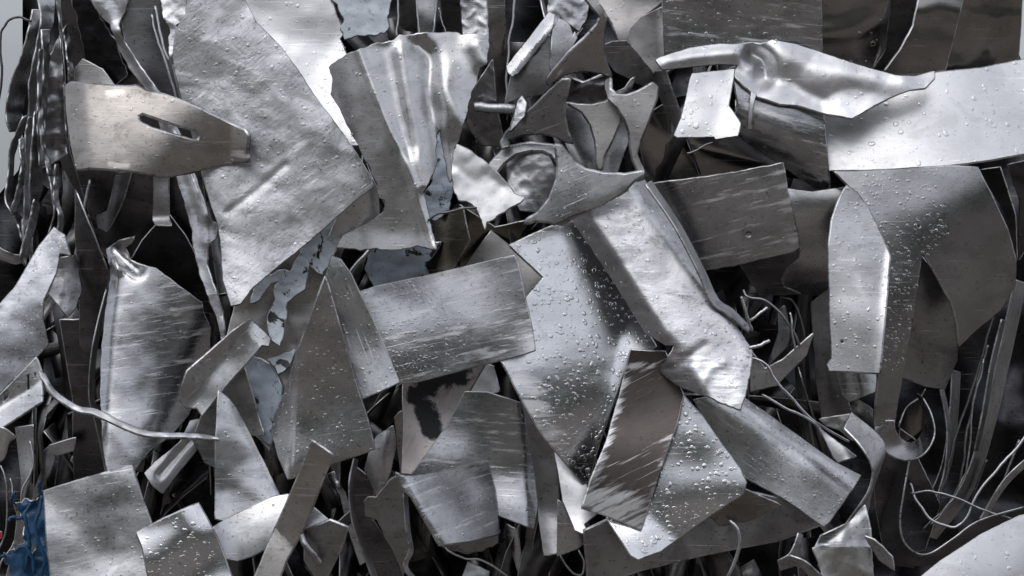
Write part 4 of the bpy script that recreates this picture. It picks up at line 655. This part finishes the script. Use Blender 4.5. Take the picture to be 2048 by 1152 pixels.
for i_, (lab, P_, w_, d_) in enumerate((
    ('dark smooth band sweeping down to the strap, behind the long grey wires', [(2030, 560), (2000, 700), (1965, 850), (1925, 970), (1850, 1070)], 26, -110),
    ('dim band hanging below the shaded face of the curved panel', [(1905, 740), (1900, 830), (1885, 930), (1850, 1010), (1826, 1040)], 18, -115),
    ('dim curved band deep right of the strap loop', [(1880, 770), (1895, 860), (1888, 950), (1860, 1030)], 9, -100))):
    L('metal_strip', lab, [(p[0], p[1], 8*k) for k, p in enumerate(P_)], [(p[0]+w_*.9, p[1]+w_*.3, 8*k-w_) for k, p in enumerate(P_)], m='dull', base=d_, nl=44)
L('metal_strip', 'narrow grey band beside the long grey wire, right side', [(2004, 640, 0), (1982, 730, 6), (1965, 830, 8), (1950, 900, 4)], [(2012, 642, -20), (1990, 732, -14), (1973, 832, -12), (1957, 902, -16)], m='bare', base=-60)
L('metal_strip', 'thin band crossing the dark gap low at the right edge', [(2075, 900, 0), (2010, 960, 8), (1960, 1040, 0)], [(2078, 912, -14), (2017, 968, -8), (1968, 1044, -14)], m='bare', base=-70)
S('metal_sheet', 'dark curved cylinder between the plate with a hole and the blade plate', [(1560, 375), (1625, 384), (1692, 374), (1674, 430), (1660, 480), (1664, 592), (1600, 590), (1563, 572), (1556, 545), (1570, 500)], t=(0, -.05), cyl=[(1560, 418, 1700, 418, .5)], m='smooth', step=7)
S('metal_sheet', 'dark curled lip below the plate with a hole', [(1480, 530), (1600, 495), (1597, 515), (1572, 536), (1562, 558), (1568, 575), (1600, 588), (1520, 590)], t=(.1, -.5), n=[(6, 40)], m='dark')
S('metal_sheet', 'brown-black strip running down left of the blade plate', [(1622, 604), (1660, 578), (1668, 740), (1694, 800), (1706, 835), (1645, 845), (1632, 760), (1625, 660)], t=(.3, -.15), f=[(1636, 590, 1660, 840, -.5, 10)], m='dull', drops=(4, 1.5, 4))
L('metal_strap', 'broad dark strap with a bright edge, sweeping in a U to the right edge', [(1820, 905, 20), (1816, 925, 30), (1805, 987, 40), (1798, 1042, 44), (1806, 1084, 40), (1832, 1108, 34), (1862, 1108, 30), (1907, 1079, 26), (1962, 1042, 20), (2070, 1010, 10)], [(1794, 905, -70), (1788, 925, -60), (1775, 987, -50), (1764, 1042, -46), (1770, 1096, -50), (1816, 1128, -56), (1868, 1130, -60), (1915, 1100, -64), (1970, 1064, -70), (2070, 1034, -80)], m='dull', th=4, nl=60, cat='metal strip')
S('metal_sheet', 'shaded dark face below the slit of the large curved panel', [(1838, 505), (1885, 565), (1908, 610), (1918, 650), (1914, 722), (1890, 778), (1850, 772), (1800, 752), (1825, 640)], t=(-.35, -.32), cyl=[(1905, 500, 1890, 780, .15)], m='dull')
S('metal_sheet', 'small bent piece with a bright fold under the blade plate', [(1668, 735), (1752, 735), (1753, 782), (1697, 803), (1684, 790)], t=(-.1, -.05), cyl=[(1715, 730, 1725, 800, .9)], m='bare', step=6)
W('metal_wire', 'thin frayed wire curl inside the strap loop', [(1790, 860, -20), (1808, 882, -16), (1830, 880, -10), (1800, 855, -20)], r=2.5, m='dull', group=G_W, base=-60)
S('metal_sheet', 'large smooth curved panel at right with a slit and a drilled hole', [(1670, 343), (1760, 341), (1900, 332), (1955, 335), (1985, 395), (2016, 460), (2032, 520), (2030, 572), (2000, 620), (1946, 666), (1919, 692), (1916, 648), (1902, 600), (1880, 560), (1846, 503), (1841, 520), (1825, 640), (1806, 745), (1796, 800), (1788, 852), (1751, 850), (1753, 800), (1762, 735), (1772, 640), (1779, 560), (1780, 515), (1767, 476), (1737, 417), (1714, 386)], t=(-.04, .05), cyl=(), f=[(2000, 390, 1660, 430, -.30, 50), (1790, 620, 1960, 340, -.40, 80), (1800, 720, 2040, 440, -.40, 60)], m='panel', th=6, holes=[(1838, 452, 5)], drops=(42, 1.3, 4.2), step=8, droppoly=[(1680, 340), (1880, 340), (1900, 470), (1850, 520), (1810, 740), (1750, 740), (1700, 400)], cat='metal panel', warp=.02)
S('metal_sheet', 'blade-shaped grey plate with a rounded shoulder and a small drilled hole', [(1694, 372), (1684, 388), (1674, 412), (1664, 440), (1658, 490), (1659, 552), (1661, 625), (1664, 718), (1655, 729), (1659, 741), (1758, 745), (1770, 625), (1779, 512), (1766, 478), (1736, 417), (1713, 386)], t=(-.06, .22), f=[(1748, 745, 1772, 500, .5, 8)], m='smooth', th=6, holes=[(1684, 683, 5)], drops=(38, 1.3, 4.2), step=8)
L('metal_strip', 'shiny strap loop curling under the foot of the large curved panel', [(1751, 842, 0), (1752, 862, 4), (1757, 884, 4), (1778, 907, -6), (1815, 919, -20), (1848, 906, -36), (1867, 870, -48), (1861, 830, -60), (1845, 798, -80)], [(1788, 842, 0), (1789, 856, -4), (1794, 868, -16), (1806, 880, -34), (1822, 886, -56), (1838, 876, -80), (1848, 848, -100), (1844, 815, -110), (1832, 788, -120)], m='panel', nl=60, na=6, th=4, attach=(1770, 838))
L('metal_strip', 'inner olive face of the strap loop, turning back into the dark', [(1800, 850, -40), (1815, 815, -50), (1842, 795, -60), (1852, 780, -60)], [(1800, 890, -90), (1830, 870, -100), (1848, 850, -110), (1856, 810, -110)], m='brown', base=-40)
# plate with a hole
S('metal_sheet', 'dark scratched plate with one round hole and a frayed lower edge, right of centre', [(1300, 368), (1400, 355), (1470, 345), (1566, 326), (1578, 400), (1592, 452), (1598, 494), (1588, 503), (1520, 518), (1468, 531), (1405, 540), (1380, 480), (1345, 420)], t=(.04, -.15), f=[(1405, 550, 1330, 360, -.0, 10), (1335, 380, 1410, 545, -.55, 14)], m='scratched', holes=[(1497, 468, 7)], jag=1.5, drops=(6, 1.2, 3), ang=-12, step=7, wear=[(1560, 350, 1590, 490, 40, .6), (1450, 500, 1560, 480, 18, .5)], split=[('bent_flange', (1335, 380, 1410, 545))], warp=.04)
# ================================================================== CENTRE
S('metal_sheet', 'dark strip under the centre, standing right of the scratched green sheet', [(1026, 755), (1040, 762), (1076, 860), (1112, 900), (1117, 1000), (1119, 1105), (1088, 1110), (1078, 1040), (1070, 950), (1050, 830)], t=(.25, -.12), f=[(1060, 800, 1105, 1110, -.5, 12), (1080, 1020, 1120, 1030, .5, 12)], m='dull')
S('metal_sheet', 'grey curved sheet under the white wedge at bottom centre', [(1116, 1000), (1178, 1050), (1180, 1072), (1155, 1096), (1115, 1111)], t=(0, .05), cyl=[(1130, 1000, 1150, 1100, .5)], m='smooth')
S('metal_sheet', 'white smooth wedge below the droplet-covered sheet', [(1108, 895), (1170, 960), (1180, 1000), (1192, 1028), (1168, 1048), (1178, 1072), (1150, 1060), (1126, 1002)], t=(-.1, .38), cyl=[(1140, 900, 1170, 1060, .5)], m='bright', drops=(5, 1.5, 4))
S('metal_sheet', 'broad grey flat plate along the bottom, behind the two bright triangles', [(1170, 1062), (1220, 1040), (1340, 1010), (1440, 975), (1500, 985), (1570, 1000), (1645, 1048), (1560, 1080), (1400, 1110), (1280, 1140), (1178, 1175)], t=(-.1, -.08), n=[(4, 120)], m='dull', th=7, step=12)
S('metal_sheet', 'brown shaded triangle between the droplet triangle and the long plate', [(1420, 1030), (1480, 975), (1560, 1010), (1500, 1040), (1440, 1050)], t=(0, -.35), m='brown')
S('metal_sheet', 'long droplet-covered plate with a rolled upper edge at lower right', [(1388, 800), (1440, 790), (1490, 796), (1530, 823), (1600, 873), (1670, 924), (1722, 950), (1706, 976), (1659, 1043), (1648, 1052), (1560, 992), (1480, 950), (1425, 870)], t=(.05, .03), f=[(1690, 976, 1470, 830, -.52, 12), (1706, 958, 1486, 806, -1.2, 6)], m='bare', drops=(55, 1.2, 3.2), ang=35, step=7, split=[('rolled_edge', (1690, 966, 1470, 822))])
S('metal_sheet', 'small pale triangle peeping over the scratched crossing plate', [(982, 462), (1030, 500), (1092, 550), (1070, 585), (1052, 612), (1038, 545), (1026, 508), (920, 545)], t=(.05, .16), m='warm')
S('metal_sheet', 'large bright sheet covered with droplets in the centre, running down to a point', [(1020, 490), (1140, 436), (1180, 492), (1222, 555), (1294, 662), (1312, 692), (1258, 716), (1232, 790), (1204, 870), (1176, 962), (1166, 966), (1110, 900), (1080, 860), (1034, 780), (1004, 722), (1050, 680), (1050, 600), (1088, 555)], t=(.04, .32), f=[(1000, 850, 1300, 740, -.36, 80), (1235, 700, 1175, 930, .4, 10)], cyl=(), n=[(3, 110)], m='mirror', drops=(62, 1.4, 5.2), th=5, step=7, wear=[(1020, 730, 1100, 870, 46, .8), (1040, 490, 1140, 440, 16, .8), (1060, 690, 1110, 690, 20, .6)], warp=.0)
S('metal_sheet', 'bright triangular plate with large droplets at lower centre, its bottom corner white', [(1366, 790), (1402, 830), (1479, 938), (1492, 965), (1486, 988), (1424, 1028), (1322, 1101), (1276, 1118), (1262, 1110), (1214, 1036), (1290, 900)], t=(.05, .27), f=[(1300, 870, 1480, 870, -.24, 60), (1222, 1008, 1400, 1088, .42, 22)], m='mirror', drops=(48, 1.6, 6.2), th=5, step=7)
S('metal_sheet', 'dark brown plate with white scratch strokes, leaning on the droplet triangle', [(1262, 700), (1330, 704), (1367, 790), (1351, 852), (1315, 950), (1282, 1058), (1212, 1030), (1165, 1016), (1183, 958), (1213, 885), (1241, 787)], t=(.04, .13), f=[(1245, 700, 1165, 1020, .3, 10)], m='film', ang=-27, th=5, step=8, wear=[(1190, 1000, 1290, 1045, 60, .95), (1240, 760, 1185, 960, 26, .75), (1340, 880, 1300, 1010, 20, .55), (1262, 735, 1310, 730, 12, .9)])
S('folded_sheet', 'long bright channel with folded sides and a torn lower flap, right of centre', [(1143, 437), (1168, 418), (1205, 395), (1255, 368), (1290, 360), (1345, 445), (1400, 540), (1440, 602), (1475, 655), (1504, 702), (1502, 730), (1492, 782), (1480, 818), (1400, 787), (1355, 771), (1318, 742), (1334, 718), (1350, 690), (1330, 690), (1290, 664), (1220, 552)], t=(.02, .30), f=[(1170, 420, 1350, 690, -1.5, 5), (1508, 716, 1261, 376, -1.15, 6)], n=[(1, 80), (2.5, 50, 'f')], b=[(1334, 692, 1370, 720, -9, 14)], m='crumple', step=6, drops=(12, 1.4, 5), jag=2, th=5, wear=[(1360, 720, 1460, 770, 50, .75), (1250, 480, 1330, 600, 40, .35)], split=[('side_wall', (1160, 418, 1340, 690)), ('folded_side', (1510, 712, 1268, 372)), ('torn_flap', (1505, 745, 1330, 690))], warp=.012, pl=[([(1338, 740), (1375, 715), (1410, 690)], -4, 8), ([(1400, 780), (1420, 740), (1450, 725)], 3, 8)])
L('metal_strip', 'narrow bent strip along the right side of the bright channel', [(1294, 370, 0), (1349, 450, 6), (1400, 547, 10), (1424, 604, 8), (1456, 628, 4), (1497, 662, 0)], [(1304, 362, -14), (1360, 446, -10), (1410, 540, -8), (1436, 596, -8), (1465, 618, -8), (1500, 652, -8)], m='dull', th=5)
S('metal_strip', 'dark folded lip under the lowest star offcut, above the bright channel', [(1100, 446), (1144, 430), (1205, 396), (1252, 370), (1256, 380), (1242, 389), (1196, 413), (1148, 436), (1122, 450)], t=(.1, -.3), m='dull', step=5, cat='metal strip')
S('star_offcut', 'three-pointed offcut lowest in the cluster, with a long spike to the left', [(1112, 290), (1122, 293), (1131, 304), (1148, 326), (1169, 339), (1205, 347), (1250, 350), (1286, 343), (1284, 350), (1268, 360), (1250, 378), (1205, 408), (1144, 430), (1108, 448), (1096, 442), (1070, 440), (1049, 446), (1056, 438), (1078, 425), (1100, 398), (1115, 360), (1117, 330)], t=(.08, .05), f=[(1108, 446, 1270, 372, -.6, 5)], m='bare', th=9, step=5, drops=(22, 1, 3.2), group=G_S, cat='star offcut', ang=-25, warp=.012)
# scratched crossing plate and the sheets left of it
S('metal_sheet', 'scratched grey plate lying across the centre, covered with fine droplets', [(700, 590), (760, 572), (870, 548), (1028, 511), (1036, 530), (1050, 600), (1062, 650), (1069, 700), (1050, 707), (930, 738), (840, 761), (790, 768), (745, 680)], t=(.02, .15), n=[(3, 150)], m='scratched', ang=-12, drops=(60, 1.2, 3.6), th=5, droppoly=[(700, 590), (830, 560), (950, 640), (900, 745), (790, 768)], wear=[(960, 680, 1060, 640, 60, .45), (900, 730, 1000, 705, 26, .5)])
S('metal_sheet', 'narrow grey panel overlapping the left end of the crossing plate', [(664, 512), (682, 520), (702, 548), (755, 660), (799, 764), (760, 782), (720, 799), (690, 700), (650, 563)], t=(-.05, .0), m='bare', drops=(34, 1.2, 3.4), ang=70)
S('metal_sheet', 'grey-brown trapezoid panel with a bent lower left corner, left of the crossing plate', [(650, 555), (655, 570), (684, 670), (714, 775), (735, 842), (749, 898), (660, 929), (575, 957), (555, 910), (543, 862), (549, 830), (566, 790), (596, 700), (622, 632)], t=(-.06, -.05), f=[(592, 770, 584, 970, -1.3, 8), (556, 944, 760, 884, -.4, 6)], m='smooth', drops=(30, 1.2, 4), th=6, ang=-8)
# ================================================================== LAST, in front
S('leaning_strip', 'plain flat strip leaning across the trapezoid panel to the bottom edge, kinked low down', [(624, 883), (664, 911), (648, 950), (606, 1056), (573, 1118), (552, 1170), (503, 1170), (551, 1056), (578, 994), (598, 950)], t=(.02, .06), f=[(600, 1110, 548, 1050, .5, 5)], m='warm', th=6, step=7, cat='metal strip', split=[('kinked_foot', (606, 1110, 548, 1054))])
# right lower tangle
S('metal_sheet', 'small twisted dark strip among the wires right of the bright channel', [(1556, 620), (1568, 612), (1580, 660), (1574, 692), (1532, 732), (1545, 700), (1556, 665)], t=(.3, -.1), f=[(1565, 615, 1545, 730, -.8, 8)], m='bare', step=5)
S('metal_sheet', 'leaf-shaped dark sliver pointing up right, below the wires beside the bright channel', [(1626, 667), (1612, 710), (1576, 746), (1552, 770), (1502, 782), (1500, 700), (1530, 738), (1565, 720), (1600, 690)], t=(.05, -.02), m='bare', step=6, base=150)
for lab, P, r, mm in (('curled grey wire arching above the dark gap right of the bright channel', [(1486, 580, 0), (1496, 595, 6), (1530, 600, 8), (1560, 625, 8), (1584, 658, 6), (1600, 690, 0)], 3.5, 'dull'),
    ('second curled grey wire arching to the right beside the first', [(1560, 592, 0), (1584, 600, 6), (1602, 630, 6), (1610, 676, 0)], 3.5, 'dull'), ('third short wire inside the arches, standing upright', [(1578, 625, 0), (1584, 660, 4), (1590, 700, 0)], 3, 'bare'),
    ('straight bright bar slanting up in the dark gap right of the bright channel', [(1496, 645, 0), (1515, 630, 4), (1536, 614, 0)], 4, 'bare'), ('straight dark rod crossing the slanting bright bar', [(1482, 592, 0), (1494, 630, 4), (1504, 662, 0)], 4, 'dull'),
    ('short white bar low in the dark gap right of the bright channel', [(1499, 697, 0), (1518, 690, 4), (1540, 681, 0)], 4.5, 'bright'),
    ('long thin wire from the channel end down to the rolled plate edge, upper of two', [(1500, 716, 0), (1530, 728, 8), (1555, 765, 10), (1600, 815, 10), (1650, 855, 8), (1698, 882, 0)], 3.5, 'bare'),
    ('long thin wire above the rolled plate edge, lower of two', [(1522, 788, 0), (1570, 815, 8), (1620, 840, 10), (1645, 865, 8), (1668, 915, 0)], 3.5, 'bare')):
    W('metal_wire', lab, P, r=r, m=mm, group=G_W, base=240 if 'of two' in lab else None)
S('metal_sheet', 'small cone-shaped bright clip at the end of the thin wires, lower right', [(1640, 858), (1656, 870), (1690, 895), (1712, 912), (1676, 924), (1668, 915)], t=(.1, .2), cyl=[(1645, 862, 1700, 918, .8)], m='bright', step=5, cat='clip')
S('metal_sheet', 'dark crumpled sheet tip under the brown-black strip, lower right', [(1640, 838), (1700, 828), (1712, 850), (1705, 880), (1680, 860), (1650, 850)], t=(.2, .05), n=[(6, 24, True)], m='dull', step=5)
L('metal_strip', 'wide dark band bowing right beside the end of the long plate, lower right', [(1690, 856, 0), (1722, 890, 20), (1747, 935, 30), (1741, 980, 26), (1714, 1023, 16), (1664, 1090, 0)], [(1704, 826, -20), (1758, 872, -6), (1771, 903, 0), (1762, 936, -4), (1742, 995, -10), (1730, 1050, -20)], m='dull', th=5, bow=-4)
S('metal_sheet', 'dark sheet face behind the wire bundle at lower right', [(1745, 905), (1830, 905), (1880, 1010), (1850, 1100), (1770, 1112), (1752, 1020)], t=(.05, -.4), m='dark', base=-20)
S('metal_sheet', 'crumpled sheet with a glossy fold at the bottom, left of the curved strap, lower right', [(1628, 1098), (1642, 1072), (1700, 1044), (1730, 1010), (1740, 1060), (1742, 1100), (1690, 1096)], t=(.1, -.02), f=[(1650, 1092, 1735, 1020, .9, 8)], m='bare', step=5, n=[(5, 30)])
S('metal_sheet', 'warm grey sheet with a torn corner at the bottom edge, lower right', [(1626, 1096), (1640, 1092), (1742, 1096), (1750, 1175), (1652, 1175), (1640, 1130)], t=(-.1, .12), n=[(4, 40)], f=[(1700, 1090, 1720, 1170, -.0, 12), (1715, 1175, 1700, 1085, -.5, 20)], m='warm', step=6, jag=1.5)
S('metal_sheet', 'dark pointed scrap at the bottom right beside the warm grey sheet', [(1729, 1072), (1758, 1118), (1788, 1140), (1784, 1114), (1764, 1094), (1748, 1080)], t=(.3, -.1), m='dull', step=5)
W('metal_wire', 'bright wire swinging in a deep curve to the right edge, inside the strap', [(1818, 966, 0), (1838, 1009, 8), (1867, 1042, 12), (1904, 1055, 14), (1933, 1038, 14), (1955, 987, 12), (1995, 936, 8), (2028, 903, 4), (2070, 840, 0)], r=4, m='bright', group=G_W)
W('metal_wire', 'thin rough wire crossing level over the deep-curved wire, lower right', [(1820, 984, 0), (1850, 981, 4), (1880, 985, 6), (1944, 1012, 12), (1998, 1031, 8), (2044, 1046, 0)], r=3, m='bare', group=G_W, n=2)
S('metal_sheet', 'white bulging sheet with droplets in the lower right corner', [(1815, 1175), (1880, 1122), (1962, 1068), (2040, 1030), (2080, 1024), (2080, 1175)], t=(-.05, .28), cyl=[(1850, 1180, 2060, 1040, .10)], m='bright', drops=(12, 2, 5.5), step=8, warp=.03)
W('metal_hook', 'bent hook-shaped rod in the dark at the bottom, right of centre', [(1460, 1040, 0), (1472, 1052, 6), (1478, 1080, 8), (1472, 1118, 6), (1452, 1160, 0)], r=5.5, m='bare', cat='hook')
L('metal_strip', 'dark bent strip in the black gap at the bottom, left of the crumpled fold', [(1598, 1066, 0), (1590, 1090, 8), (1578, 1110, 8), (1556, 1122, 0)], [(1606, 1070, -6), (1600, 1096, 0), (1592, 1128, 0), (1562, 1140, -6)], m='dull')
L('metal_strip', 'second dark bent strip in the black gap at the bottom, turning right', [(1580, 1112, 0), (1610, 1124, 6), (1640, 1150, 0)], [(1580, 1128, -6), (1606, 1138, 0), (1632, 1168, -6)], m='dull', nl=16)
